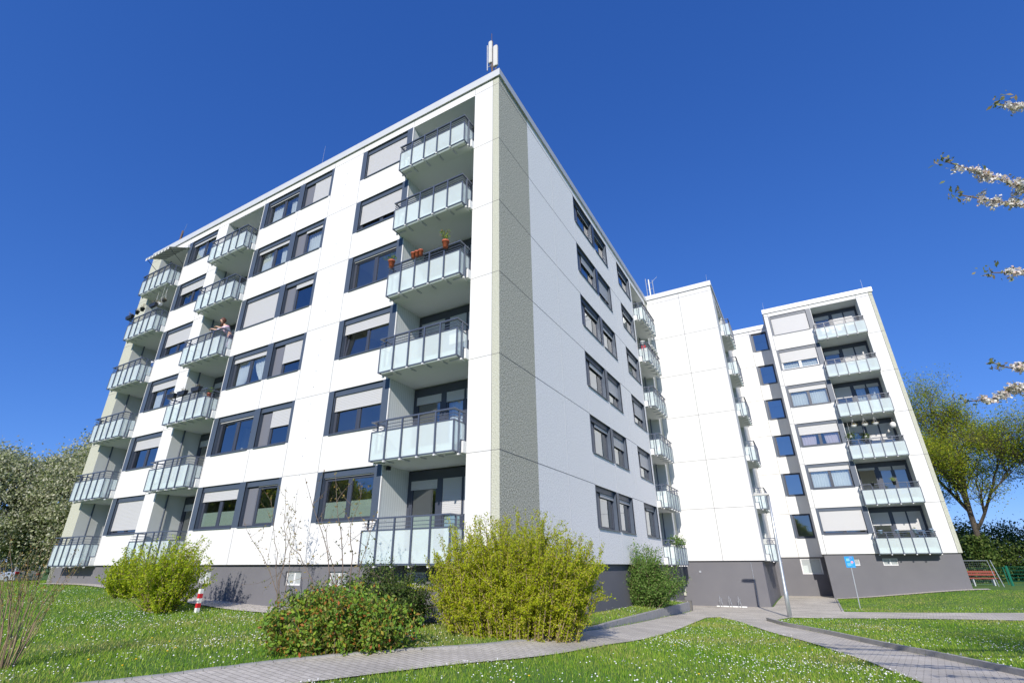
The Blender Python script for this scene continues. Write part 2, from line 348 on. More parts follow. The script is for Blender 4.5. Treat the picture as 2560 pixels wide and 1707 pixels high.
KERB_R = smooth_line([(4.62,12.27),(5.32,10.3),(6.2,8.98),(6.98,7.39),(7.75,5.6),(8.75,3.7),(9.6,1.5),(11.6,-3.0)])
TRI_R = smooth_line([(9.3,-4.0),(7.95,-.4),(7.52,1.26),(7.17,2.73),(6.77,3.72),(6.14,5.71),(5.09,7.6),(3.89,11.0),(2.85,12.9)])
TRI_L = [(2.45,12.2),(2.51,10.72),(2.66,7.05),(2.7,4)]+smooth_line([(2.62,1.24),(2.43,-1.35),(1.96,-2.62),(1.35,-3.5),(.49,-4.95),(-2.4,-10),(-3.4,-12.5)])
PATH = PATH_L+[(1.16,11),(1.1,16.6),(0.02,16.62),(0.02,21.3),(4.3,21.3),(4.3,30.9),(7.25,30.9),(7.26,28.3),(7.28,19.0),(9.3,19),(13.6,19.25),(34,21.5),(34,18.0),(12.8,15.96),(8.95,15.35),(5.33,14.54),(4.87,12.9)]+KERB_R+TRI_R+TRI_L
tag(sheet('path', PATH, .3, .022, M['paver']), kind='structure')
GRAV = [(-24.4,.2),(-24.4,-.35),(-19,-.35),(-14,-.45),(-11.6,-.75),(-8.5,-1.05),(-6.5,-.95),(-2.4,-.55),(-.3,-.55),(-.3,.2)]
tag(sheet('gravel_strip', GRAV, .3, .03, M['gravel']), kind='structure')
GRAV2 = [(7.35,28.4),(7.35,27.7),(9,27.5),(12,27.6),(14.6,27.7),(14.6,28.4)]
tag(sheet('gravel_strip', GRAV2, .3, .03, M['gravel']), kind='structure')
# raised bed along the gable
def bedz(x, y): return -1.42-0.012*np.asarray(y)-0.10*np.clip(np.asarray(x), 0, 2)
BED = [(-.1,1.0),(1.26,1.25),(1.20,5),(1.1,11),(1.0,16.45),(-.1,16.45)]
tag(sheet('planting_bed', BED, .3, 0, M['soil'], zf=bedz), kind='structure')
def kerb(label, pl, wdt, zb, zt, group=None, m='stone', name='kerb'):
    pl = resample(pl, .5); mb = MB(); L = []
    for i, p in enumerate(pl):
        a = pl[max(i-1, 0)]; b = pl[min(i+1, len(pl)-1)]; dx, dy = b[0]-a[0], b[1]-a[1]; l = math.hypot(dx, dy); nx, ny = -dy/l, dx/l
        L.append((p, nx, ny))
    for i, ((p, nx, ny), (q, mx, my)) in enumerate(zip(L[:-1], L[1:])):
        g = .008
        d = (q[0]-p[0], q[1]-p[1]); l = math.hypot(*d); p2 = (p[0]+d[0]/l*g, p[1]+d[1]/l*g)
        c = [(p2[0], p2[1]), (q[0], q[1]), (q[0]+mx*wdt, q[1]+my*wdt), (p2[0]+nx*wdt, p2[1]+ny*wdt)]
        z0 = [zb(*k) for k in c]; z1 = [zt(*k)+random.Random(i).uniform(-.003, .003) for k in c]; n = len(mb.v)
        mb.v += [(k[0], k[1], z) for k, z in zip(c, z0)]+[(k[0], k[1], z) for k, z in zip(c, z1)]
        for f in ((0,3,2,1),(4,5,6,7),(0,1,5,4),(1,2,6,5),(2,3,7,6),(3,0,4,7)): mb.f.append(tuple(n+k for k in f)); mb.m.append(0)
    o = mb.build(name, M[m]); tag(o, label, 'kerb', group); return o
kerb('flush pale edging stones along the left rim of the curving paved path', PATH_L, .09, lambda x, y: Tz(x, y)-.1, lambda x, y: Tz(x, y)+.045)
kerb('raised grey kerb holding the planting bed beside the speckled gable', [(1.36,1.2),(1.20,5),(1.10,11),(1.02,16.55)], .10, lambda x, y: Tz(x, y)-.1, lambda x, y: max(float(bedz(x, y))+.05, Tz(x, y)+.1))
kerb('curved raised kerb on the right side of the narrow path by the lamp', KERB_R[::-1], -.10, lambda x, y: Tz(x, y)-.1, lambda x, y: Tz(x, y)+.13)
mb = MB(); mb.box(-.1,1.12,16.46,16.6,-2.3,-1.6); tag(mb.build('retaining_wall', M['darkstone']), 'short dark stained concrete wall closing the raised planting bed', 'wall')
kerb('pale concrete edge of the gravel strip at the foot of the building corner', [(-2.5,-.62),(-.2,-.62)], .12, lambda x, y: Tz(x, y)-.1, lambda x, y: Tz(x, y)+.12)
kerb('straight flush kerb between the paved forecourt and the lawn of the rear block', [(7.28,27.6),(7.28,19.05)], .08, lambda x, y: Tz(x, y)-.1, lambda x, y: Tz(x, y)+.05)

# ------------------------------------------------------------------ buildings
FH = 2.8
class Fac:   # facade frame: kind 'f' faces -y (s = x), kind 'r' faces +x (s = y), kind 'l' faces -x
    def __init__(s, kind, c): s.kind = kind; s.c = c
    def p(s, a, d, z):     # a along, d outward
        if s.kind == 'f': return (a, s.c-d, z)
        if s.kind == 'r': return (s.c+d, a, z)
        return (s.c-d, a, z)
    def box(s, mb, a0, a1, d0, d1, z0, z1, m=0):
        p = s.p(a0, d0, z0); q = s.p(a1, d1, z1)
        mb.box(min(p[0],q[0]), max(p[0],q[0]), min(p[1],q[1]), max(p[1],q[1]), z0, z1, m)
    def sheet(s, mb, a0, a1, z0, z1, holes=(), d=0, m=0):
        xs = sorted({a0, a1, *[h[0] for h in holes if a0 < h[0] < a1], *[h[1] for h in holes if a0 < h[1] < a1]})
        zs = sorted({z0, z1, *[h[2] for h in holes if z0 < h[2] < z1], *[h[3] for h in holes if z0 < h[3] < z1]})
        for i in range(len(xs)-1):
            for j in range(len(zs)-1):
                cx, cz = (xs[i]+xs[i+1])/2, (zs[j]+zs[j+1])/2
                if any(h[0] < cx < h[1] and h[2] < cz < h[3] for h in holes): continue
                q = [s.p(xs[i],d,zs[j]), s.p(xs[i+1],d,zs[j]), s.p(xs[i+1],d,zs[j+1]), s.p(xs[i],d,zs[j+1])]
                mb.quad(*q, m)
    def place(s, o, root, a, z, d=0):
        p = s.p(a, d, z); off = WLOC[root.name]
        o.parent = root; o.location = (p[0]-off[0], p[1]-off[1], p[2]-off[2])
        if s.kind == 'r': o.rotation_euler = (0, 0, math.pi/2)

_frames = {}
def slats(mb, x0, x1, z0, z1, y):
    n = max(1, int((z1-z0)/.055)); h = (z1-z0)/n
    for i in range(n):
        a = z1-i*h; b = a-h
        mb.quad((x0,y-.007,b+.012),(x1,y-.007,b+.012),(x1,y-.004,a-.003),(x0,y-.004,a-.003))
        mb.quad((x0,y,b),(x1,y,b),(x1,y-.007,b+.012),(x0,y-.007,b+.012))
        mb.quad((x0,y-.004,a-.003),(x1,y-.004,a-.003),(x1,y,a),(x0,y,a))
    mb.box(x0, x1, y-.012, y+.003, z0-.03, z0)
def curtain(x0, x1, z0, z1, y, m, parent, amp=.02, taper=0.0, side=0):
    mb = MB(); n = max(8, int((x1-x0)/.03)); nz = 6
    for j in range(nz+1):
        t = j/nz; z = z1+(z0-z1)*t
        for i in range(n+1):
            u = i/n; sh = taper*t*t*(x1-x0)
            x = (x0+u*(x1-x0-sh)) if side == 0 else (x0+sh+u*(x1-x0-sh))
            mb.v.append((x, y+amp*math.sin(u*(x1-x0)*42+1.3*math.sin(u*9)), z))
    for j in range(nz):
        for i in range(n): mb.f.append((j*(n+1)+i, j*(n+1)+i+1, (j+1)*(n+1)+i+1, (j+1)*(n+1)+i)); mb.m.append(0)
    return mb.build('curtain', m, parent, smooth=True, local=True)
def room(w, z0, z1, y0, depth, m, parent):
    mb = MB(); y1 = y0+depth; e = .25
    v = [(-e,y0,z0-.5),(w+e,y0,z0-.5),(w+e,y0,z1+.05),(-e,y0,z1+.05)]; b = [(p[0],y1,p[2]) for p in v]
    mb.quad(b[0],b[1],b[2],b[3]); mb.quad(v[0],b[0],b[3],v[3]); mb.quad(v[1],v[2],b[2],b[1]); mb.quad(v[3],b[3],b[2],v[2]); mb.quad(v[0],v[1],b[1],b[0])
    mb.quad(v[0], (0,y0,z0-.5), (0,y0,z1+.05), v[3]); mb.quad((w,y0,z0-.5), v[1], v[2], (w,y0,z1+.05))
    return mb.build('room', m, parent, local=True)
def sash(fr, x0, x1, z0, z1, y, bw=.055):
    fr.box(x0, x1, y-.03, y+.03, z0, z0+bw); fr.box(x0, x1, y-.03, y+.03, z1-bw, z1)
    fr.box(x0, x0+bw, y-.029, y+.029, z0+bw, z1-bw); fr.box(x1-bw, x1, y-.029, y+.029, z0+bw, z1-bw)
def window(root, F, s0, s1, z0, z1, shut=0.0, style='two', glass='glass', cur=None, film=False, dep=.17, tilt=False, dark=False, whitef=False, cut=1.0, housing=.2):
    w = s1-s0; h = z1-z0; zt = h-housing; fr = MB(); FM = M['wframe'] if whitef else M['frame2']
    rv = MB()
    rv.quad((0,0,0),(0,dep+.04,0),(0,dep+.04,h),(0,0,h)); rv.quad((w,0,0),(w,0,h),(w,dep+.04,h),(w,dep+.04,0))
    rv.quad((0,0,h),(0,dep+.04,h),(w,dep+.04,h),(w,0,h))
    if housing > 0: rv.box(0.001, w-.001, dep-.10, dep+.03, zt, h-.001)
    rv.box(0.0, w, -.045, dep+.02, -.035, 0.004)
    win = rv.build('window', M['frame'], None); F.place(win, root, s0, z0); WLOC[win.name] = (0,0,0)
    y = dep+.03
    fr.box(0, .05, y-.035, y+.035, 0, zt); fr.box(w-.05, w, y-.035, y+.035, 0, zt); fr.box(.05, w-.05, y-.035, y+.035, 0, .05); fr.box(.05, w-.05, y-.035, y+.035, zt-.05, zt)
    panes = []
    if style == 'two':
        c = w*.5; fr.box(c-.03, c+.03, y-.036, y+.034, .05, zt-.05)
        S = [(.05, c-.03), (c+.03, w-.05)]
    elif style == 'panel':     # blind panel left, one casement right
        c = w*.33; fr.box(c-.03, c+.03, y-.036, y+.034, .05, zt-.05)
        pb = MB(); pb.box(.05, c-.03, y-.05, y+.02, .05, zt-.05); pb.box(.09, c-.07, y-.056, y-.05, .10, zt-.10)
        pb.build('blind_panel', M['blind'], win, local=True)
        S = [(c+.03, w-.05)]
    else: S = [(.05, w-.05)]
    for i, (a, b) in enumerate(S):
        if tilt and i == 0:
            sb = MB(); sash(sb, a, b, 0, zt-.1, 0); so_ = sb.build('casement', FM, win, local=True)
            so_.location = (0, y, .05); so_.rotation_euler = (R(-7), 0, 0)
            pm = MB(); pm.quad((a+.055,0,.055),(b-.055,0,.055),(b-.055,0,zt-.155),(a+.055,0,zt-.155)); po = pm.build('pane', M[glass], so_, local=True)
        else:
            sash(fr, a, b, .05, zt-.05, y-.012)
            pm = MB(); pm.quad((a+.055,y-.01,.105),(b-.055,y-.01,.105),(b-.055,y-.01,zt-.105),(a+.055,y-.01,zt-.105)); pm.build('pane', M[glass], win, local=True)
            if film:
                fm = MB(); fm.quad((a+.06,y-.004,.11),(b-.06,y-.004,.11),(b-.06,y-.004,.11+(zt-.2)*.42),(a+.06,y-.004,.11+(zt-.2)*.42)); fm.build('privacy_film', M['film'], win, local=True)
    fr.build('frame', FM, win, local=True)
    if shut > 0:
        sm = MB(); x0 = (.0 if style != 'panel' else w*.33); slats(sm, x0+.02, w-.02, zt-(zt)*min(shut, .99)+.03, zt, dep-.05)
        sm.build('roller_shutter', M['shut'], win, local=True)
    if cur:
        cm = M[{'p': 'curtp', 'b': 'curtb'}.get(cur[0], 'curt')] if cur[0] in 'pb' else M['curt']
        if 'f' in cur: curtain(.06, w-.06, .12, zt-.05, y+.14, cm, win)
        elif 'v' in cur:
            curtain(.06, w*.5, .06, zt-.05, y+.14, cm, win, taper=.6, side=0); curtain(w*.5, w-.06, .06, zt-.05, y+.14, cm, win, taper=.6, side=1)
        else:
            curtain(.06, w*.42, .12, zt-.05, y+.14, cm, win, taper=.1); curtain(w*.6, w-.06, .12, zt-.05, y+.16, cm, win, side=1, taper=.1)
    room(w, 0, h-.1, y+.04, 1.9, M['roomd'] if dark else M['room'], win)
    return win
def band(root, F, s0, s1, z0, z1):
    mb = MB(); F.box(mb, s0, s1, -.03, .004, z0, z1); mb.build('window_band', M['frame'], root)
def door_wall(root, F, s0, s1, b, dep, v=0, film=False, open_=False):
    """glazed wall at the back of a loggia: balcony door left, window right, dark frames, roller shutters"""
    w = s1-s0; H = 2.72; fr = MB()
    fr.box(0, w, -.04, .04, 2.42, H); fr.box(0, .13, -.04, .04, .2, 2.42); fr.box(w-.13, w, -.04, .04, .2, 2.42)
    c = w*.42; fr.box(c-.10, c+.10, -.05, .04, .2, 2.42); fr.box(.13, w-.13, -.04, .04, .2, .27); m2 = w*.70
    fr.box(m2-.035, m2+.035, -.035, .03, .27, 2.42)
    win = fr.build('balcony_glazing', M['frame2'], None); F.place(win, root, s0, b, -dep); WLOC[win.name] = (0,0,0)
    rnd = random.Random(v)
    sp = [(.13, c-.10), (c+.10, m2-.035), (m2+.035, w-.13)]; fb = MB()
    sh = [rnd.choice([.06,.12,.2,.35]), rnd.choice([.1,.15,.5]), 0]; sh[2] = sh[1]
    for i, (a, q) in enumerate(sp):
        sash(fb, a, q, .27, 2.40, 0, .065)
        if not (open_ and i == 0):
            pm = MB(); pm.quad((a+.065,.0,.335),(q-.065,.0,.335),(q-.065,.0,2.335),(a+.065,.0,2.335)); pm.build('pane', M['glass'], win, local=True)
        if film:
            fm = MB(); fm.quad((a+.065,.006,.34),(q-.065,.006,.34),(q-.065,.006,1.35),(a+.065,.006,1.35)); fm.build('privacy_film', M['film'], win, local=True)
        sm = MB(); slats(sm, a+.01, q-.01, 2.42-2.1*sh[i], 2.42, -.045); sm.build('roller_shutter', M['shut'], win, local=True)
    fb.build('door_frame', M['frame2'], win, local=True)
    if rnd.random() < .6: curtain(c+.12, w-.2, .3, 2.38, .16, M['curt'], win)
    room(w, .6, 2.6, .06, 2.2, M['room'], win)
    return win
def loggia(root, F, s0, s1, zb, nfl, dep, mats_side, v0, pole=None, film=(), open_=()):
    """the open stack of balcony recesses: side walls, ceilings, floor slabs"""
    top = zb+FH*nfl-.04; mb = MB()
    for a in (s0, s1):
        p = [F.p(a,0,zb), F.p(a,-dep,zb), F.p(a,-dep,top), F.p(a,0,top)]; mb.quad(*p, 1 if a == s0 else 0)
    mb.build('loggia_wall', [M['inner'], mats_side], root)
    for k in range(nfl+1):
        sb = MB(); b = zb+FH*k
        if k == nfl: F.box(sb, s0-.02, s1+.02, -dep-.1, -.02, b-.04, b+.12)
        else: F.box(sb, s0+.002, s1-.002, -dep-.1, .0, b-.04, b+.16)
        sb.build('floor_slab', M['soffit'], root)
        if k < nfl: door_wall(root, F, s0+.004, s1-.004, b, dep, v0+k, film=k in film, open_=k in open_)
    if pole is not None:
        pm = MB(); q = F.p(pole, -.45, 0); pm.tube([(q[0],q[1],zb),(q[0],q[1],top)], .035, 8); pm.build('downpipe', M['frame'], root)

# balcony prototype, local: x 0..3 along, -y outward, z from the floor datum
def make_balcony():
    mb = MB(); mb.box(.06,2.94,-.47,-.001,-.04,.2); mb.box(-.06,3.06,-.17,-.003,.0,.32)
    bal = mb.build('balcony', M['soffit'], None); WLOC[bal.name] = (0,0,0)
    def sub(name, mbx, m): return mbx.build(name, m, bal, local=True)
    f = MB()   # handrail
    f.box(-.02,3.02,-.60,-.53,1.14,1.18); f.box(-.02,.04,-.53,0,1.141,1.179); f.box(2.96,3.02,-.53,0,1.141,1.179); sub('handrail', f, M['rail'])
    f = MB()
    for z in (.93, 1.03): f.box(0,3,-.565,-.545,z,z+.016); f.box(0,.016,-.545,0,z+.001,z+.015); f.box(2.984,3,-.545,0,z+.001,z+.015)
    sub('rail_bar', f, M['rail'])
    f = MB()   # glass frame
    for z in (-.03, .83): f.box(-.01,3.01,-.575,-.54,z,z+.035)
    for x in (-.012, 2.972):
        f.box(x,x+.04,-.576,-.539,.005,.83)
        f.box(x+.006,x+.034,-.539,-.20,-.028,.004); f.box(x+.006,x+.034,-.539,0,.832,.862)
        f.box(x+.006,x+.034,-.225,-.195,.004,.36); f.box(x+.006,x+.034,-.195,-.0,.33,.36); f.box(x+.006,x+.034,-.03,0,.36,.832)
    sub('glass_frame', f, M['rail'])
    for x in (.6,1.2,1.8,2.4):
        f = MB(); f.box(x-.022,x+.022,-.615,-.575,-.05,1.14); sub('post', f, M['rail'])
        f = MB(); f.box(x-.028,x+.028,-.62,-.555,-.095,-.05); f.box(x-.02,x+.02,-.62,-.40,-.078,-.055); sub('bracket_cap', f, M['whitep'])
        f = MB(); f.box(x-.03,x+.03,-.44,-.16,-.065,-.0401); f.box(x-.012,x+.012,-.36,-.33,-.08,-.065); sub('bracket', f, M['galv'])
    for x, e in ((-.02,.0), (2.98,0)):
        f = MB(); f.box(x,x+.04,-.345,-.30,-.05,1.14); sub('post', f, M['rail'])
        f = MB(); f.box(x-.01,x+.05,-.35,-.295,-.095,-.05); sub('bracket_cap', f, M['whitep'])
        x0 = .05 if x < 1 else 2.60
        f = MB(); f.box(x0,x0+.35,-.35,-.295,-.065,-.0401); sub('bracket', f, M['galv'])
    for i in range(5):
        f = MB(); f.box(i*.6+.01,i*.6+.59,-.563,-.553,.003,.832); sub('glass_panel', f, M['frost'])
    for x in (.006, 2.986):
        f = MB(); f.box(x,x+.008,-.54,-.225,.004,.832); sub('glass_panel', f, M['frost'])
        f = MB(); f.box(x,x+.008,-.195,-.03,.36,.832); sub('glass_panel', f, M['frost'])
    return bal
BAL = make_balcony(); _first = [True]
def balcony(root, F, s0, s1, b):
    if _first[0]: o = BAL; _first[0] = False
    else: o = copy_tree(BAL)
    F.place(o, root, s0, b); o.scale = ((s1-s0)/3.0, 1, 1); return o
def merge(o, mb, m):
    """append a pattern (joints, bolts) to the mesh of the wall that carries it"""
    off = WLOC[o.parent.name]; me = o.data; n0 = len(me.vertices); nf = len(me.polygons)
    V = [tuple(v.co) for v in me.vertices]+[(a-off[0], b-off[1], c-off[2]) for a, b, c in mb.v]
    Fc_ = [tuple(p.vertices) for p in me.polygons]+[tuple(i+n0 for i in f) for f in mb.f]
    mi = [p.material_index for p in me.polygons]; k = len(me.materials); mats = [x for x in me.materials]+[m]
    nm = bpy.data.meshes.new(me.name); nm.from_pydata(V, [], Fc_)
    for x in mats: nm.materials.append(x)
    nm.polygons.foreach_set('material_index', mi+[k]*len(mb.f)); nm.update(); o.data = nm
def joints(wall, F, hor, ver, m='joint', w=.012):
    mb = MB()
    for s0, s1, z in hor: F.box(mb, s0, s1, -.01, .0025, z-w/2, z+w/2)
    for s, z0, z1 in ver: F.box(mb, s-w/2, s+w/2, -.01, .003, z0, z1)
    merge(wall, mb, M[m])
def coping(root, pts, z0, z1, over=.07):
    """metal parapet coping along a list of (facade, s0, s1)"""
    mb = MB()
    for F, a, b in pts: F.box(mb, a, b, -.35, over, z0, z1); F.box(mb, a, b, over-.012, over+.006, z0-.03, z0)
    mb.build('roof_coping', M['capm'], root)

# ---- front block -----------------------------------------------------------
A = thing('apartment_building', 'tall white front block with speckled grey-green corner and three columns of glass balconies', 'building', (-12, 10, -1.3))
FA = Fac('f', 0.0); GA = Fac('r', 0.0); LA = Fac('l', -24.45)
TOP = 17.16
W1 = (-6.73,-4.45); W2a = (-13.46,-11.12); W2b = (-10.76,-8.93); W3 = (-20.06,-17.70)
REC = [(-4.13,-1.07), (-16.80,-13.80), (-23.36,-20.44)]
holes = []
for k in range(6):
    b = FH*k
    holes += [(s0, s1, b+1.22, b+2.79) for s0, s1 in (W1, W2a, W2b, W3)]
holes += [(a, b, 0, FH*6-.04) for a, b in REC]
mb = MB(); FA.sheet(mb, -23.36, -.26, 0, TOP, holes); WA = mb.build('front_wall', M['white'], A)
mb = MB(); FA.sheet(mb, -.26, 0, 0, TOP); mb.build('corner_wall', M['cream'], A)
mb = MB(); FA.sheet(mb, -24.45, -23.36, 0, TOP, holes)
mb.quad((-24.45,0,-1.6),(-24.45,21,-1.6),(-24.45,21,TOP),(-24.45,0,TOP)); mb.quad((-24.45,21,-1.6),(0,21,-1.6),(0,21,TOP),(-24.45,21,TOP))
mb.build('corner_wall', M['cream'], A)
GQ = [(7.31,9.80), (10.12,12.10), (14.02,16.50)]; GREC = (16.84, 20.0)
gh = []
for k in range(6):
    b = FH*k; gh += [(s0, s1, b+1.24, b+2.79) for s0, s1 in GQ]
gh += [(*GREC, 0, FH*6-.04)]
mb = MB(); GA.sheet(mb, 0, 2.34, 0, TOP); mb.build('speckled_wall', M['speck'], A)
mb = MB(); GA.sheet(mb, 2.34, 20.35, 0, TOP, gh); WG = mb.build('gable_wall', M['gable'], A)
mb = MB(); GA.sheet(mb, 20.35, 20.98, 0, TOP); mb.build('corner_wall', M['cream'], A)
# plinth with cellar windows
CW = [(-7.96,-7.22),(-6.02,-5.26),(-3.08,-2.34),(-12.68,-11.94),(-15.4,-14.66),(-18.9,-18.16)]
ch = [(a, b, -.60, -.20) for a, b in CW]
PF = Fac('f', .12)
mb = MB(); PF.sheet(mb, -24.33, -.12, -2.8, 0, ch); Fac('r', -.12).sheet(mb, .12, 20.98, -2.8, 0); mb.quad((-24.33,.12,-2),(-24.33,21,-2),(-24.33,21,0),(-24.33,.12,0))
mb.quad((-24.45,0,0),(0,0,0),(0,.13,0),(-24.45,.13,0), 1); mb.quad((0,0,0),(0,21,0),(-.13,21,0),(-.13,0,0), 1)
mb.build('plinth', [M['base'], M['joint']], A)
def cellar(root, F, s0, s1, z0, z1, big=False):
    w = s1-s0; h = z1-z0; mb = MB(); d = .10
    mb.quad((0,0,0),(0,d,0),(0,d,h),(0,0,h)); mb.quad((w,0,0),(w,0,h),(w,d,h),(w,d,0)); mb.quad((0,0,h),(0,d,h),(w,d,h),(w,0,h)); mb.quad((0,0,0),(w,0,0),(w,d,0),(0,d,0))
    win = mb.build('cellar_window', M['base'], None); F.place(win, root, s0, z0); WLOC[win.name] = (0,0,0)
    fr = MB(); bw = .05 if not big else .08; y0 = d-.03
    fr.box(0,w,y0,d,0,bw); fr.box(0,w,y0,d,h-bw,h); fr.box(0,bw,y0,d,bw,h-bw); fr.box(w-bw,w,y0,d,bw,h-bw)
    if not big: fr.box(w/2-.03,w/2+.03,y0,d,bw,h-bw)
    fr.build('frame', M['wframe'], win, local=True)
    pm = MB(); pm.quad((bw,d-.012,bw),(w-bw,d-.012,bw),(w-bw,d-.012,h-bw),(bw,d-.012,h-bw)); pm.build('pane', M['frost'], win, local=True)
    room(w, .4, h, d+.01, .6, M['curt'], win)
for a, b in CW: cellar(A, PF, a, b, -.60, -.20)
# dark metal bands between and beside the windows
mb = MB()
for k in range(6):
    z0, z1 = FH*k+1.20, FH*k+2.79
    for a, b in ((-6.99,-6.73), (-4.45,-4.16), (-13.78,-13.46), (-11.12,-10.76), (-8.93,-8.78), (-20.42,-20.06)): band(A, FA, a, b, z0, z1)
    for a, b in ((9.80,10.12), (7.24,7.31), (12.10,12.16), (16.50,16.56)): band(A, GA, a, b, z0+.02, z1)
#            floor: 1..6
sp = dict(
 W1=[dict(shut=.02, film=True), dict(shut=.40), dict(shut=.30, tilt=True), dict(shut=.03), dict(shut=.72, dark=True), dict(shut=.99)],
 W2a=[dict(shut=.27, film=True), dict(shut=.04, dark=True), dict(shut=.14, cur='v'), dict(shut=.99), dict(shut=.12, cur='s'), dict(shut=.05, cur='s')],
 W2b=[dict(shut=.02, film=True), dict(shut=.48), dict(shut=.62), dict(shut=.16, dark=True), dict(shut=.10, cur='f'), dict(shut=.97)],
 W3=[dict(shut=.88, dark=True), dict(shut=.34, dark=True), dict(shut=.26, cur='s', dark=True), dict(shut=.55), dict(shut=.34, dark=True), dict(shut=.10, cur='s')])
for nm, (s0, s1) in dict(W1=W1, W2a=W2a, W2b=W2b, W3=W3).items():
    for k in range(6): window(A, FA, s0, s1, FH*k+1.22, FH*k+2.79, style='panel' if nm == 'W2b' else 'two', **sp[nm][k])
gs = [[.12,.10,.06],[.10,.34,.52],[.16,.50,.55],[.10,.14,.30],[.30,.60,.12],[.08,.06,.10]]
for q, (s0, s1) in enumerate(GQ):
    for k in range(6):
        window(A, GA, s0, s1, FH*k+1.24, FH*k+2.79, shut=gs[k][q], style='panel' if q != 1 else 'one', cur='f' if (q+k) % 2 else 's', dep=.2, dark=(q+k) % 3 == 0)
loggia(A, FA, *REC[0], 0, 6, 1.28, M['clad'], 3, film=(0,), open_=(2,))
loggia(A, FA, *REC[1], 0, 6, 1.28, M['inner'], 20, pole=-16.72)
loggia(A, FA, *REC[2], 0, 6, 1.28, M['inner'], 40, pole=-23.2)
loggia(A, GA, *GREC, 0, 6, 1.28, M['inner'], 60, pole=19.6)
for k in range(6):
    b = FH*k
    balcony(A, FA, -4.17, -1.12, b); balcony(A, FA, -16.73, -13.83, b); balcony(A, FA, -23.36, -20.47, b); balcony(A, GA, 16.88, 19.9, b)
# thin white returns beside the recesses
for a in (-4.16, -13.82, -20.46): mb = MB(); FA.box(mb, a, a+.035, -.04, .006, 0, FH*6); mb.build('white_trim', M['white'], A)
hor = [(-24.45, -23.36, FH*k) for k in range(1,7)]+[(-8.78, -6.99, FH*k) for k in range(1,7)]+[(-1.07, 0, FH*k) for k in range(1,7)]+[(-17.70, -16.80, FH*k) for k in range(1,7)]
hor += [(-16.8, -8.78, FH*6), (-6.99, -4.13, FH*6)]
ver = [(-.26, 0, TOP), (-1.07, FH*6, TOP), (-4.13, FH*6, TOP), (-24.45+1.09, FH*6, TOP)]
for a in (-6.99, -8.78, -13.78, -10.94, -20.42, -17.70):
    ver += [(a, FH*k+(-.01), FH*k+1.2) for k in range(6)]+[(a, FH*6, TOP)]
joints(WA, FA, hor, ver)
joints(WG, GA, [(0, 7.3, FH*k) for k in range(1,7)]+[(12.16, 14.0, FH*k) for k in range(1,7)], [], w=.02)
joints(WG, GA, [], [(4.7, 0, TOP), (7.27, 0, TOP), (13.0, 0, TOP), (9.95, 0, TOP), (16.7, 0, TOP)], m='pjoint', w=.03)
coping(A, [(FA, -24.52, .07), (GA, .352, 20.95), (LA, .352, 21)], 17.17, 17.50)
mb = MB()
for q in range(26): mb.blob((-7.88, -.006, .9+q*.63), .016, 5)
merge(WA, mb, M['galv'])
mb = MB(); mb.box(-24.4,-.05,.05,20.9,17.1,17.2); mb.build('roof', M['roof'], A)

# ---- middle block ----------------------------------------------------------
ZB = .193; YB = 20.98
B = thing('apartment_building', 'blank white middle block with panel joints, balconies only on its right side', 'building', (1, 26, -2))
FB = Fac('f', YB); GB = Fac('r', 4.35)
BREC = (22.55, 25.6)
mb = MB(); FB.sheet(mb, -6, 4.35, ZB, TOP+ZB); GB.sheet(mb, YB, 30.74, ZB, TOP+ZB, [(*BREC, ZB, ZB+FH*6-.04)])
mb.quad((-6,YB,ZB),(-6,34,ZB),(-6,34,TOP+ZB),(-6,YB,TOP+ZB)); WB = mb.build('front_wall', M['white'], B)
mb = MB(); Fac('f', YB+.12).sheet(mb, -.3, 4.2, -3.2, ZB, [(2.6,2.6,0,0)]); Fac('r', 4.2).sheet(mb, YB+.12, 30.9, -3.2, ZB)
mb.quad((-.2,YB,ZB),(4.35,YB,ZB),(4.35,YB+.13,ZB),(-.2,YB+.13,ZB), 1); mb.quad((4.35,YB,ZB),(4.35,31,ZB),(4.19,31,ZB),(4.19,YB,ZB), 1)
mb.build('plinth', [M['base'], M['joint']], B)
loggia(B, GB, *BREC, ZB, 6, 1.28, M['inner'], 80)
for k in range(6): balcony(B, GB, 22.55, 25.5, ZB+FH*k)
joints(WB, FB, [(0, 4.35, ZB+FH*k) for k in range(1,7)], [(2.24, ZB, TOP+ZB)], w=.02)
joints(WB, GB, [(YB, 22.5, ZB+FH*k) for k in range(1,7)], [], m='pjoint', w=.02)
coping(B, [(FB, -6, 4.42), (GB, YB+.352, 34)], 17.18+ZB, 17.50+ZB)
mb = MB(); mb.box(-6,4.3,YB+.05,34,17.1+ZB,17.2+ZB); mb.build('roof', M['roof'], B)
mb = MB(); mb.tube([(3.62,YB+.10,ZB-.1),(3.62,YB+.09,-2.0)], .012, 6); [mb.blob((3.62,YB+.09,z), .025, 5) for z in (-.3,-1.0,-1.6)]; mb.build('lightning_conductor', M['galv'], B)
mb = MB(); mb.box(.86,.96,YB+.09,YB+.125,-.42,-.32); mb.build('socket_box', M['galv'], B)

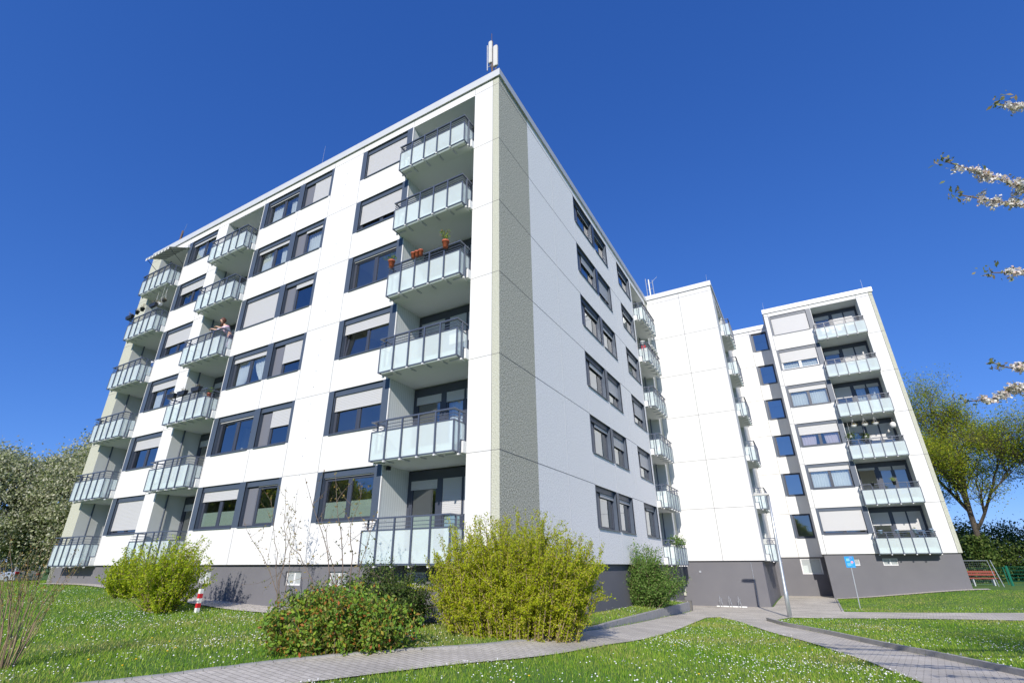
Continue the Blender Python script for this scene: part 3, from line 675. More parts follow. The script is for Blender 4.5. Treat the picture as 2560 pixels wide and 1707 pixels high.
# ---- stair wing ------------------------------------------------------------
ZC = .457; YC = 30.74
Cc = thing('apartment_building', 'recessed white stair wing with one column of square windows', 'building', (5.7, 32, -2))
FC = Fac('f', YC)
hc = [(5.80, 7.04, ZC+FH*k+1.22, ZC+FH*k+2.78) for k in range(6)]
mb = MB(); FC.sheet(mb, 4.35, 7.30, ZC, TOP+ZC-.1, hc); WC = mb.build('front_wall', M['white'], Cc)
PC = Fac('f', YC+.10)
mb = MB(); PC.sheet(mb, 4.0, 7.4, -3.2, ZC, [(5.80,7.02,-.60,.38)]); mb.quad((4.2,YC,ZC),(7.3,YC,ZC),(7.3,YC+.13,ZC),(4.2,YC+.13,ZC), 1); mb.build('plinth', [M['base'], M['joint']], Cc)
for k in range(6): window(Cc, FC, 5.95, 7.04, ZC+FH*k+1.22, ZC+FH*k+2.78, style='one', housing=0, dark=False, dep=.14, glass='glassr' if k else 'glass')
mb = MB()
for k in range(6): band(Cc, FC, 5.80, 5.95, ZC+FH*k+1.2, ZC+FH*k+2.78)
cellar(Cc, PC, 5.80, 7.02, -.60, .38, big=True)
joints(WC, FC, [(4.35, 5.8, ZC+FH*k) for k in range(1,7)]+[(5.8,7.14,ZC+FH*6)], [(5.79, ZC+FH*k, ZC+FH*k+1.2) for k in range(6)]+[(5.79, ZC+FH*6, TOP+ZC-.1)], w=.02)
coping(Cc, [(FC, 4.36, 7.2)], 17.08+ZC, 17.40+ZC)
mb = MB(); mb.box(4.36,7.1,YC+.05,36,17.0+ZC,17.1+ZC); mb.build('roof', M['roof'], Cc)

# ---- rear block ------------------------------------------------------------
ZD = .583; YD = 28.19
D = thing('apartment_building', 'white rear block on the right with pale green corner strip and hanging planters', 'building', (10.5, 31, -1.8))
FD = Fac('f', YD); DW = (7.53, 9.88); DREC = (10.2, 13.06)
hd = [(DW[0], DW[1], ZD+FH*k+1.16, ZD+FH*k+2.76) for k in range(6)]+[(*DREC, ZD, ZD+FH*6-.04)]
mb = MB(); FD.sheet(mb, 7.14, 13.83, ZD, TOP+ZD-.1, hd); mb.quad((7.14,YD,ZD),(7.14,31,ZD),(7.14,31,TOP+ZD-.1),(7.14,YD,TOP+ZD-.1)); WD = mb.build('front_wall', M['white'], D)
mb = MB(); FD.sheet(mb, 13.83, 14.04, ZD, TOP+ZD-.1); mb.quad((14.04,YD,ZD),(14.04,40,ZD),(14.04,40,TOP+ZD-.1),(14.04,YD,TOP+ZD-.1)); mb.quad((7.14,40,-2),(14.04,40,-2),(14.04,40,TOP+ZD-.1),(7.14,40,TOP+ZD-.1)); mb.build('corner_wall', M['cream'], D)
PD = Fac('f', YD+.10)
mb = MB(); PD.sheet(mb, 7.25, 13.95, -3.2, ZD, [(8.3,9.05,-.07,.32),(10.2,10.95,-.07,.32)]); mb.quad((7.25,YD+.1,-3),(7.25,31,-3),(7.25,31,ZD),(7.25,YD+.1,ZD)); mb.quad((13.95,YD+.1,-3),(13.95,40,-3),(13.95,40,ZD),(13.95,YD+.1,ZD))
mb.quad((7.14,YD,ZD),(14.04,YD,ZD),(14.04,YD+.13,ZD),(7.14,YD+.13,ZD), 1); mb.build('plinth', [M['base'], M['joint']], D)
cellar(D, PD, 8.3, 9.05, -.07, .32); cellar(D, PD, 10.2, 10.95, -.07, .32)
dsp = [dict(shut=.86), dict(shut=.20, cur='f'), dict(shut=.42, cur='p'), dict(shut=.22, cur='f'), dict(shut=.58, cur='f', whitef=True), dict(shut=.99)]
for k in range(6): window(D, FD, *DW, ZD+FH*k+1.16, ZD+FH*k+2.76, **dsp[k])
mb = MB()
for k in range(6): band(D, FD, 7.40, 7.53, ZD+FH*k+1.14, ZD+FH*k+2.76); band(D, FD, 9.88, 10.17, ZD+FH*k+1.14, ZD+FH*k+2.76)
loggia(D, FD, *DREC, ZD, 6, 1.3, M['inner'], 103, open_=(1,))
for k in range(6): balcony(D, FD, 10.1, 13.04, ZD+FH*k)
mb = MB(); FD.box(mb, 10.172, 10.2, -.03, .006, ZD, ZD+FH*6-.04); mb.build('white_trim', M['white'], D)
joints(WD, FD, [(13.06, 14.04, ZD+FH*k) for k in range(1,7)]+[(7.14,7.4,ZD+FH*k) for k in range(1,7)], [(7.4, ZD, TOP+ZD-.1), (10.18, ZD+FH*6, TOP+ZD-.1), (13.06, ZD+FH*6, TOP+ZD-.1), (13.83, ZD, TOP+ZD-.1)]+[(10.18, ZD+FH*k, ZD+FH*k+1.14) for k in range(0)], w=.02)
coping(D, [(FD, 7.07, 14.11), (Fac('l', 7.14), YD+.352, 34)], 17.08+ZD, 17.40+ZD)
mb = MB(); mb.box(7.2,14,YD+.05,40,17.0+ZD,17.1+ZD); mb.build('roof', M['roof'], D)

# ------------------------------------------------------------------ vegetation
def rand_dirs(rng, n):
    v = rng.normal(size=(n, 3)); return v/np.linalg.norm(v, axis=1, keepdims=True)
def leaf_cloud(name, C, size, rng, m, parent, aspect=.55, up=0.0, midx=None):
    """one small rhombic leaf per centre"""
    C = np.asarray(C, float); n = len(C); a = rand_dirs(rng, n); b = rand_dirs(rng, n)
    if up: a[:, 2] += up; a /= np.linalg.norm(a, axis=1, keepdims=True)
    b -= (a*b).sum(1, keepdims=True)*a; b /= np.linalg.norm(b, axis=1, keepdims=True)
    L = size*rng.uniform(.6, 1.25, (n, 1)); W = L*aspect
    k = np.cross(a, b)*L*.18
    V = np.stack([C-a*L, C+b*W+k, C+a*L, C-b*W+k], 1)
    return np_mesh(name, V, 4, m, parent, midx)
def stem(rng, p, d, L, n=7, wob=.1, grav=0.0):
    p = np.array(p, float); d = np.array(d, float); d /= np.linalg.norm(d); out = [p.copy()]
    for i in range(n):
        d = d+rng.normal(size=3)*wob; d[2] += grav; d /= np.linalg.norm(d); p = p+d*L/n; out.append(p.copy())
    return out
def along(rng, pts, n, t0=.25, spread=.05):
    P = np.array(pts); t = rng.uniform(t0, 1, n)*(len(P)-1); i = np.minimum(t.astype(int), len(P)-2); f = (t-i)[:, None]
    return P[i]*(1-f)+P[i+1]*f+rng.normal(size=(n, 3))*spread
def shrub(label, x, y, z, rx, ry, h, nst, nleaf, size, m, seed, group=None, name='shrub', stemmat='twigp', lean=.5, wob=.10, t0=.2, spread=.05, base=.35, up=.5, aspect=.5, r0=.012, axis=(1,0), cat='shrub', kink=1.0):
    rng = np.random.default_rng(seed); root = thing(name, label, cat, (x, y, z), group); mb = MB(); L = []
    ax = np.array(axis)/np.linalg.norm(axis); ay = np.array([-ax[1], ax[0]])
    for i in range(nst):
        r = math.sqrt(rng.uniform(0, 1)); th = rng.uniform(0, 2*math.pi)
        u, v = r*math.cos(th), r*math.sin(th)
        off = ax*u*rx*base+ay*v*ry*base; p = (x+off[0], y+off[1], z-.05)
        tgt = ax*u*rx+ay*v*ry; hh = h*math.sqrt(max(.05, 1-(r*.9)**2*kink))*rng.uniform(.62, 1.1)
        d = np.array([tgt[0]-off[0], tgt[1]-off[1], hh]); l = np.linalg.norm(d)
        s = stem(rng, p, d+np.array([0,0,-lean*hh*r*.3]), l, 7, wob)
        mb.tube(s, [r0*(1-.12*k) for k in range(8)], 4, cap=False)
        L.append(along(rng, s, nleaf, t0, spread))
        for q in range(3):
            j = rng.integers(2, 6); d2 = rand_dirs(rng, 1)[0]+np.array([0,0,.8]); s2 = stem(rng, s[j], d2, l*rng.uniform(.2,.38), 4, wob)
            mb.tube(s2, [r0*.55*(1-.2*k) for k in range(5)], 3, cap=False); L.append(along(rng, s2, nleaf//3, .1, spread))
    mb.build('stems', M[stemmat], root); leaf_cloud('foliage', np.concatenate(L), size, rng, m, root, aspect, up); return root
LM = {}
LM['fors'] = leafmat('forsythia_leaves', [(0.20,0.31,0.010),(0.32,0.44,0.014),(0.44,0.53,0.020),(0.52,0.54,0.03)], .45)
LM['forsR'] = leafmat('forsythia_leaves_brown', [(0.28,0.36,0.010),(0.45,0.53,0.014),(0.55,0.60,0.020),(0.50,0.42,0.08),(0.40,0.50,0.015),(0.50,0.57,0.02)], .5)
LM['mix'] = leafmat('bramble_leaves', [(0.09,0.20,0.03),(0.16,0.32,0.04),(0.30,0.40,0.04),(0.13,0.30,0.04),(0.34,0.42,0.04),(0.44,0.13,0.04),(0.14,0.30,0.04),(0.36,0.30,0.10),(0.26,0.40,0.05),(0.10,0.22,0.03)], .35)
LM['dgreen'] = leafmat('dark_shrub_leaves', [(0.025,0.055,0.010),(0.05,0.10,0.016),(0.10,0.16,0.03),(0.16,0.20,0.05)], .3)
LM['mgreen'] = leafmat('fresh_green_leaves', [(0.06,0.13,0.02),(0.11,0.22,0.035),(0.17,0.29,0.06),(0.22,0.30,0.09)], .35)
LM['blos'] = leafmat('cream_blossom_and_leaves', [(0.16,0.22,0.06),(0.27,0.32,0.13),(0.40,0.44,0.24),(0.54,0.56,0.38),(0.56,0.56,0.42),(0.62,0.61,0.48)], .4)
LM['spring'] = leafmat('young_yellow_green_leaves', [(0.13,0.22,0.02),(0.24,0.33,0.02),(0.38,0.43,0.02),(0.50,0.50,0.03)], .5)
LM['springg'] = leafmat('young_green_leaves', [(0.10,0.17,0.02),(0.18,0.27,0.03),(0.28,0.36,0.04)], .5)
LM['cherry'] = leafmat('cherry_blossom', [(0.84,0.82,0.78),(0.80,0.76,0.72),(0.88,0.86,0.83),(0.62,0.42,0.33),(0.86,0.84,0.80),(0.84,0.82,0.80),(0.36,0.33,0.12)], .3)
LM['cherl'] = leafmat('young_cherry_leaves', [(0.16,0.22,0.07),(0.28,0.30,0.12),(0.34,0.24,0.12)], .45)
LM['tips'] = leafmat('opening_buds', [(0.16,0.20,0.04),(0.30,0.24,0.06),(0.36,0.20,0.07)], .35)
PERP = (.88, .47)     # across the view from the path
shrub('very large yellow-green shrub at the corner of the front block beside the path', 
      .85, -.75, -1.55, 1.95, 1.0, 2.62, 320, 250, .025, LM['forsR'], 1, lean=.1, base=.66, axis=PERP, wob=.05, t0=.08, spread=.028, kink=.62)
shrub('bright yellow-green shrub in front of the second balcony column', -10.15, -2.3, Tz(-10,-2.3), 1.35, 1.05, 2.2, 120, 95, .036, LM['fors'], 2, base=.22, wob=.07, t0=.05, spread=.035, kink=.85)
shrub('smaller yellow-green shrub behind and left of the brightest one', -14.6, -1.3, Tz(-14.6,-1.3), 1.0, .8, 1.7, 60, 85, .04, LM['fors'], 3, base=.22, wob=.07, t0=.05, spread=.04, kink=.85)
shrub('low tangled bush of green yellow and red leaves at the path edge', -1.1, -3.9, Tz(-1.3,-4), 1.2, .75, 1.25, 130, 115, .041, LM['mix'], 4, base=.7, wob=.22, t0=.0, spread=.07, axis=(.83,.55), stemmat='twig', kink=.75)
shrub('rounded dark green shrub just behind the red-leaved bush', -2.1, -1.75, Tz(-2.1,-1.7), 1.3, .8, 1.5, 110, 130, .032, LM['dgreen'], 5, base=.5, wob=.2, t0=0, spread=.06, axis=PERP, stemmat='twig', kink=.7)
shrub('upright mid-green bush under the gable windows near the balconies', .25, 11.3, float(bedz(.3,11)), 1.75, .9, 2.5, 90, 180, .042, LM['mgreen'], 6, base=.35, wob=.13, t0=.08, spread=.09, kink=.8)
def twiggy(label, x, y, targets, seed, m, nt=6, r0=.02, leafn=60, name='sapling', ls=.03, st='twig', cat='sapling'):
    rng = np.random.default_rng(seed); z = Tz(x, y); root = thing(name, label, cat, (x, y, z)); mb = MB(); L = []
    for tx, ty, tz in targets:
        p0 = np.array([x+rng.normal()*.08, y+rng.normal()*.08, z]); d = np.array([tx, ty, tz])-p0; l = np.linalg.norm(d)
        s = [p0+d*t+np.array([0,0,1])*math.sin(t*3.1)*l*.04+rng.normal(size=3)*.03*(t > 0)*(t < 1) for t in np.linspace(0, 1, 10)]
        mb.tube(s, [r0*(1-.085*k) for k in range(10)], 5, cap=False); L.append(along(rng, s, leafn, .45, .03))
        for q in range(nt):
            j = rng.integers(3, 9); d2 = d/l*.6+rand_dirs(rng, 1)[0]*.8; s2 = stem(rng, s[j], d2, l*rng.uniform(.12,.3), 5, .12)
            mb.tube(s2, [r0*.4*(1-.15*k) for k in range(6)], 3, cap=False); L.append(along(rng, s2, leafn//3, .2, .025))
    mb.build('stems', M[st], root); leaf_cloud('foliage', np.concatenate(L), ls, rng, m, root, .5); return root
twiggy('thin nearly leafless sapling rising in front of the plinth', -6.3, -1.1, [(-8.1,-1.6,1.25),(-7.4,-1.3,1.95),(-6.75,-1.3,2.15),(-6.2,-1.3,2.05),(-6.6,-.9,1.3)], 11, LM['tips'], leafn=26, r0=.014)
twiggy('spindly sapling with sparse yellow leaves growing out of the tangled bush', -2.1, -2.9, [(-3.6,-3.2,1.9),(-2.7,-3.1,2.0),(-3.2,-2.9,1.1),(-2.1,-2.9,1.7),(-1.6,-2.7,1.1),(-4.1,-3.3,.8)], 12, LM['tips'], leafn=22, nt=5, r0=.016)
# ivy at the foot of the sapling
shrub('small dark ivy clump between the sapling and the red-leaved bush', -5.2, -1.3, Tz(-5.2,-1.3), .5, .4, 1.0, 30, 90, .034, LM['dgreen'], 14, base=.6, wob=.2, t0=0, spread=.05, stemmat='twig')
def bare_stems():
    rng = np.random.default_rng(21); x, y = -4.95, -7.35; z = Tz(x, y); root = thing('shrub', 'bare tan-stemmed shrub at the left edge of the lawn', 'shrub', (x, y, z)); mb = MB(); L = []
    for i in range(28):
        a = rng.uniform(0, 2*math.pi); r = rng.uniform(.1, .38); d = (math.cos(a)*r, math.sin(a)*r, 1)
        s = stem(rng, (x+math.cos(a)*.12, y+math.sin(a)*.1, z-.05), d, rng.uniform(1.1, 2.15), 8, .06)
        mb.tube(s, [.010*(1-.1*k) for k in range(9)], 4, cap=False); L.append(along(rng, s, 14, .6, .02))
        if rng.random() < .7:
            s2 = stem(rng, s[4], (d[0]*2+rng.normal()*.2, d[1]*2+rng.normal()*.2, 1), .7, 5, .08); mb.tube(s2, [.005*(1-.12*k) for k in range(6)], 3, cap=False); L.append(along(rng, s2, 10, .4, .02))
    mb.build('stems', M['twigp'], root); leaf_cloud('buds', np.concatenate(L), .022, rng, LM['tips'], root, .4, up=1)
bare_stems()
def branch_tree(name, label, x, y, z, H, seed, leafm, depth=5, r0=.3, spread=.5, nleaf=14, ls=.1, trunk=.3, group=None, lsp=.35, lean=(0,0), kids=(3,5), up=.25, ratio=.68, bark='bark', cat='tree', ivy=False, tmin=.3, leaflev=None, tlow=.55):
    rng = np.random.default_rng(seed); root = thing(name, label, cat, (x, y, z), group); tb = MB(); br = MB(); L = []
    def grow(p, d, Ln, r, lev):
        n = 6 if lev < 2 else 4; s = stem(rng, p, d, Ln, n, .09 if lev else .05, .03)
        rr = [r*(1-.42*k/n) for k in range(n+1)]
        (tb if lev == 0 else br).tube(s, rr, 8 if lev == 0 else (5 if lev < 3 else 3), cap=False)
        if lev >= (depth-3 if leaflev is None else leaflev): L.append(along(rng, s, nleaf, .1, lsp))
        if lev >= depth: return
        k = rng.integers(kids[0], kids[1]+1)
        for q in range(k):
            t = rng.uniform(tmin, 1.0) if lev else rng.uniform(tlow, 1.0)
            j = min(n, max(1, int(round(t*n)))); dd = np.array(s[j])-np.array(s[j-1]); dd /= np.linalg.norm(dd)
            sd = rand_dirs(rng, 1)[0]; sd -= dd*sd.dot(dd); sd /= np.linalg.norm(sd)
            nd = dd+sd*spread*rng.uniform(.7, 1.5); nd[2] += up
            grow(s[j], nd, Ln*ratio*rng.uniform(.8, 1.15), rr[j]*rng.uniform(.55, .75), lev+1)
    grow((x, y, z-.2), (lean[0], lean[1], 1), H*trunk, r0, 0)
    tb.build('trunk', M[bark], root, smooth=True); br.build('branches', M[bark], root)
    leaf_cloud('crown', np.concatenate(L), ls, rng, leafm, root, .6)
    if ivy:
        c = [(x+rng.normal()*.35, y+rng.normal()*.35, z+rng.uniform(0, H*.2)) for _ in range(5000)]; leaf_cloud('ivy', c, .09, rng, LM['dgreen'], root, .8)
    return root
def clump_tree(name, label, x, y, z, rx, rz, zc, seed, leafm, ncl=240, nl=90, ls=.09, cr=.55, group=None, low=-.9, cat='tree', zmin=-9):
    rng = np.random.default_rng(seed); root = thing(name, label, cat, (x, y, z), group); tb = MB(); br = MB(); C = []
    tb.tube(stem(rng, (x, y, z-.2), (0, 0, 1), zc-z, 6, .05), [.22,.2,.18,.17,.15,.13,.11], 8, cap=False)
    lob = rng.normal(size=(9, 3)); lob /= np.linalg.norm(lob, axis=1, keepdims=True)
    for i in range(ncl):
        d = rand_dirs(rng, 1)[0]; d[2] = max(d[2], low)
        k = .82+.26*max(0, max((lob@d)))**6; r = rng.uniform(.35, 1)**.45*k
        c = np.array([x+d[0]*rx*r, y+d[1]*rx*r, max(zmin, zc+d[2]*rz*r)])
        C.append(c+rng.normal(size=(nl, 3))*cr*rng.uniform(.5, 1.0)*np.array([1,1,.7]))
        if i % 3 == 0:
            a = np.array([x, y, zc-rz*.3]); br.tube([a+(c-a)*t+rng.normal(size=3)*.08 for t in (0,.35,.7,1)], [.07,.045,.025,.01], 4, cap=False)
    tb.build('trunk', M['bark'], root, smooth=True); br.build('branches', M['bark'], root)
    leaf_cloud('crown', np.concatenate(C), ls, rng, leafm, root, .6); return root
# left: cream-flowering trees behind the far end of the front block
clump_tree('tree', 'tall cream-blossomed tree touching the left end of the front block', -33.3, 5.0, -1, 4.9, 5.1, 3.7, 31, LM['blos'], 560, 150, .085, .55, low=-.95, zmin=.35)
clump_tree('tree', 'cream-blossomed tree at the left edge of the picture, lower than its neighbour', -37.2, -.5, -1, 4.9, 4.8, 2.9, 32, LM['blos'], 560, 150, .085, .55, low=-.95, zmin=1.15)
clump_tree('tree', 'dark green tree behind the two cream-blossomed trees', -44, 14, -1, 8, 4.6, 2.6, 33, LM['dgreen'], 260, 110, .15, .8)
# right: spring trees behind the rear block
branch_tree('tree', 'tall thin-leaved spring tree with forking trunk just right of the rear block', 18.0, 44, -1.4, 17.5, 41, LM['spring'], 6, .25, .70, 2, .062, .46, lsp=.42, lean=(.10,0), kids=(4,6), ivy=True, ratio=.62, tmin=.22, leaflev=2, up=.30, tlow=.40)
branch_tree('tree', 'yellow-green spring tree leaning in at the right edge behind the fence', 25.0, 42, -1.4, 16.5, 42, LM['spring'], 6, .25, .70, 2, .062, .45, lsp=.42, lean=(-.06,0), kids=(4,6), ratio=.62, tmin=.22, leaflev=2, up=.28, tlow=.4)
branch_tree('tree', 'slender fresh green tree half hidden by the rear block corner', 15.0, 50, -1.4, 20, 43, LM['springg'], 5, .2, .5, 8, .065, .30, lsp=.35, kids=(4,5), ratio=.70, tmin=.22, leaflev=2, up=.4)
for i, (x, y, s, l) in enumerate([(17.0,49,(3.2,3.4),'dark evergreen bush at the foot of the forking spring tree'), (23,50,(4.2,2.0),'broad dark bush behind the green mesh fence on the right'), (30,47,(4.6,3.3),'dark bush at the right edge under the leaning spring tree'), (20.8,54,(4.2,3.2),'tall dark bush seen between the two spring tree trunks')]):
    clump_tree('bush', l, x, y, -1.4, s[0], s[1], .2, 50+i, LM['dgreen'], 190, 70, .10, .7, low=-.5, cat='bush')
# trees across the lawn behind the viewer: they show only as reflections in the low windows
t0 = branch_tree('tree', 'yellow-green spring tree across the lawn, seen only reflected in the lowest windows', -14, -50, -1.4, 15, 61, LM['spring'], 5, .35, .5, 60, .14, .3, lsp=.6, kids=(4,5), group='trees across the lawn')
for i, (x, y, sc) in enumerate([(-30,-46,1.0),(-40,-42,1.0),(-48,-41,1.15),(-57,-43,1.1),(-66,-44,1.3),(-78,-44,1.7),(-92,-50,1.8),(4,-54,.9),(20,-52,.8)]):
    c = copy_tree(t0); c.location = (x, y, -1.4); c.scale = (sc, sc, sc); c.rotation_euler = (0, 0, i*1.3)
# cherry tree just outside the right edge, its flowering branches reach into the picture
def cherry():
    rng = np.random.default_rng(71); x, y = 12.9, -2.9; z = Tz(x, y); root = thing('cherry_tree', 'flowering cherry whose white-blossomed branches reach in from the right edge', 'tree', (x, y, z))
    tb = MB(); tr = stem(rng, (x, y, z-.1), (.05,-.05,1), 5.6, 8, .05); tb.tube(tr, [.16,.15,.14,.125,.11,.095,.08,.06,.04], 8, cap=False); tb.build('trunk', M['bark'], root, smooth=True)
    B = {0:[(9.43,-5.45,4.46),(9.56,-5.42,4.34)], 1:[(8.93,-5.06,4.20),(9.12,-5.01,4.02),(9.31,-4.97,3.83),(9.46,-4.92,3.65)], 2:[(8.98,-4.85,3.85),(9.19,-4.84,3.69),(9.43,-4.84,3.51)], 3:[(9.08,-4.45,2.98),(9.32,-4.49,2.89)],
         4:[(8.6,-3.88,1.69),(8.8,-3.92,1.66),(8.97,-3.99,1.73),(9.07,-4.03,1.75)], 5:[(8.93,-4.05,2.01),(9.11,-4.08,1.91)], 6:[(9.6,-4.1,1.2),(9.9,-4.0,1.3)]}
    blo = []; lv = []
    for k, pts in B.items():
        bb = MB(); P = [np.array(p) for p in pts]; j = 3+k % 4
        end = np.array(tr[max(2, 8-j)]) ; end[2] = min(tr[8][2], max(1.0, P[-1][2]+.15)); 
        full = P+[P[-1]+(end-P[-1])*t+np.array([0,0,-.12*math.sin(t*3.1)]) for t in (.25,.5,.75,1)]
        bb.tube(full, [.006+.004*i for i in range(len(full))], 5, cap=False); bb.build('branch', M['twig'], root)
        blo.append(along(rng, full, 60*len(full), .12, .012)); 
        for q in range(10*len(full)):
            c = along(rng, full, 1, .10, .025)[0]; blo.append(c+rng.normal(size=(26, 3))*.019)
        tip = P[0]; lv.append(tip+rng.normal(size=(26, 3))*.04+np.array([-.02,0,.02])); lv.append(along(rng, full, 24, 0, .05))
    leaf_cloud('blossom', np.concatenate(blo), .017, rng, LM['cherry'], root, .8); leaf_cloud('leaves', np.concatenate(lv), .03, rng, LM['cherl'], root, .45)
    cr = np.array([x+1.2, y, 4.2])+rng.normal(size=(14000, 3))*np.array([1.1,1.3,1.0]); cr = cr[cr[:, 0] > 13.0]
    leaf_cloud('crown', cr, .03, rng, LM['cherry'], root, .8)
cherry()

# ------------------------------------------------------------------ grass, daisies
def lawn_pts(n, rng, rmin, rmax, power=1.0, fov=46):
    a = rng.uniform(-R(fov), R(fov), n)+R(90)+0.5282*0+R(30); r = rmin+(rmax-rmin)*rng.uniform(0, 1, n)**power
    x = 6.67+np.cos(a)*r; y = -11.44+np.sin(a)*r
    k = ~inside(x, y, PATH); k &= ~((x > -24.4) & (x < 1.15) & (y > 16.4)); k &= ~((x > -24.45) & (x < .0) & (y > -.02)); k &= ~((y > YD) & (x > 4) & (x < 14.1)); k &= ~((x < 4.3) & (y > YB))
    k &= ~inside(x, y, GRAV); k &= ~inside(x, y, GRAV2)
    return x[k], y[k], r[k]
def groundz(x, y):
    z = T(x, y); b = inside(x, y, BED); z[b] = bedz(x[b], y[b]); return z
def grass():
    rng = np.random.default_rng(5)
    x, y, r = lawn_pts(430000, rng, 2.5, 40, 1.25)
    z = groundz(x, y); n = len(x); h = rng.uniform(.035, .085, n)*(1+.25*np.sin(x*1.7)*np.sin(y*1.3)); h *= 1-.35*np.clip((r-12)/20, 0, 1)
    wd = (.0022+.00042*r); th = rng.uniform(0, 2*math.pi, n); ln = rng.uniform(.1, .7, n)*h; lt = rng.uniform(0, 2*math.pi, n)
    c = np.stack([x, y, z-.005], 1); s = np.stack([np.cos(th)*wd, np.sin(th)*wd, 0*x], 1)
    tip = c+np.stack([np.cos(lt)*ln, np.sin(lt)*ln, h], 1)
    dry = np.sin(x*.9+1.7*np.sin(y*.6))*np.sin(y*.75+1.3*np.sin(x*.5))+rng.normal(size=n)*.45; h2 = h
    o = np_mesh('grass', np.stack([c-s, c+s, tip], 1), 3, [M['blade'], M['bladed'], M['blader']], midx=np.where(dry > .75, 1, np.where(dry < -.8, 2, 0))); tag(o, 'short green lawn grass around the paths and shrubs', 'grass', kind='stuff')
grass()
M['daisy'] = mat('daisy_petals', (0.72,0.72,0.71), 0.8); M['dand'] = mat('dandelion_yellow', (0.80,0.50,0.01), 0.7)
def flowers():
    rng = np.random.default_rng(9)
    cx, cy, cr_ = lawn_pts(1000, rng, 4.5, 33, 1.0, 44); P = []
    for x, y, r in zip(cx, cy, cr_):
        k = int(rng.choice([3,6,14,34,70], p=[.3,.28,.22,.13,.07])); s = rng.uniform(.12, .3)*(1+k/45)
        P.append(np.stack([x+rng.normal(size=k)*s*1.3, y+rng.normal(size=k)*s], 1))
    x, y, r = lawn_pts(700, rng, 3, 34, .9, 44); P.append(np.stack([x, y], 1)); P = np.concatenate(P)
    k = ~inside(P[:, 0], P[:, 1], PATH) & ~inside(P[:, 0], P[:, 1], GRAV) & ~((P[:,0] < 0) & (P[:,1] > 0)) & ~((P[:,1] > YD-.5) & (P[:,0] > 4) & (P[:,0] < 14.1)) & (np.hypot(P[:,0]+1.25, (P[:,1]+3.95)) > 1.1)
    P = P[k]; z = groundz(P[:, 0], P[:, 1])+rng.uniform(.05, .085, len(P)); d = np.hypot(P[:,0]-6.67, P[:,1]+11.44)
    R_ = rng.uniform(.0075, .0125, len(P))*(1+.004*d); nrm = np.stack([rng.normal(size=len(P))*.3+.1, rng.normal(size=len(P))*.3-.35, np.ones(len(P))], 1); nrm /= np.linalg.norm(nrm, axis=1, keepdims=True)
    a = np.cross(nrm, [1,0,0]); a /= np.linalg.norm(a, axis=1, keepdims=True); b = np.cross(nrm, a); C = np.stack([P[:,0], P[:,1], z], 1)
    V = np.stack([C+(a*math.cos(t)+b*math.sin(t))*R_[:, None] for t in np.linspace(0, 2*math.pi, 7)[:-1]], 1)
    tag(np_mesh('daisies', V, 6, M['daisy']), 'white daisies scattered in drifts over the lawns', 'daisies', kind='stuff')
    x, y, r = lawn_pts(70, rng, 4, 16, 1, 40); k = rng.uniform(size=len(x)) < .5; x, y = x[k], y[k]; z = groundz(x, y)+.07
    for i in range(len(x)):
        mb = MB(); mb.tube([(x[i],y[i],z[i]-.08),(x[i],y[i],z[i])], .003, 4); mb.blob((x[i],y[i],z[i]+.005), .017, 6, 1, 1, 1, .5)
        o = mb.build('dandelion', [M['blade'], M['dand']]); tag(o, 'single yellow dandelion in the lawn grass', 'dandelion', 'dandelions in the lawn')
flowers()

# ------------------------------------------------------------------ street furniture and small things
def lamp():
    x, y = 5.31, 14.7; z = Tz(x, y); root = thing('street_lamp', 'tall slim galvanised street lamp with a boxy head standing on the paved forecourt', 'lamp', (x, y, z))
    t = (5.46, 14.7, 2.84); mb = MB(); P = [(x+(t[0]-x)*k, y, z+(t[2]-z)*k) for k in (0,.2,.21,.6,1)]
    mb.tube(P, [.085,.083,.066,.06,.05], 12); mb.build('pole', M['galv'], root, smooth=True)
    mb = MB(); n = len(mb.v)
    prof = [(0,.0,.06),(.10,.0,.10),(.55,.01,.09),(.66,.02,.04)]
    for i, (dx, z0, hh) in enumerate(prof):
        for (yy, zz) in ((-.10,0),(.10,0),(.11,hh*.6),(.05,hh),(-.05,hh),(-.11,hh*.6)): mb.v.append((t[0]+.04-dx, t[1]+yy, t[2]+z0+zz))
    for i in range(3):
        for k in range(6): mb.f.append((i*6+k, i*6+(k+1)%6, i*6+6+(k+1)%6, i*6+6+k)); mb.m.append(0)
    mb.f += [tuple(range(6)), tuple(range(18, 24))[::-1]]; mb.m += [0, 0]
    mb.build('lamp_head', M['antw'], root); mb = MB(); mb.box(t[0]-.50,t[0]-.12,t[1]-.08,t[1]+.08,t[2]-.022,t[2]+.012); mb.build('lens', M['glassc'], root)
    mb = MB(); mb.box(x-.01,x+.05,y-.068,y-.055,z+.5,z+.85); mb.build('service_door', M['galv'], root)
lamp()
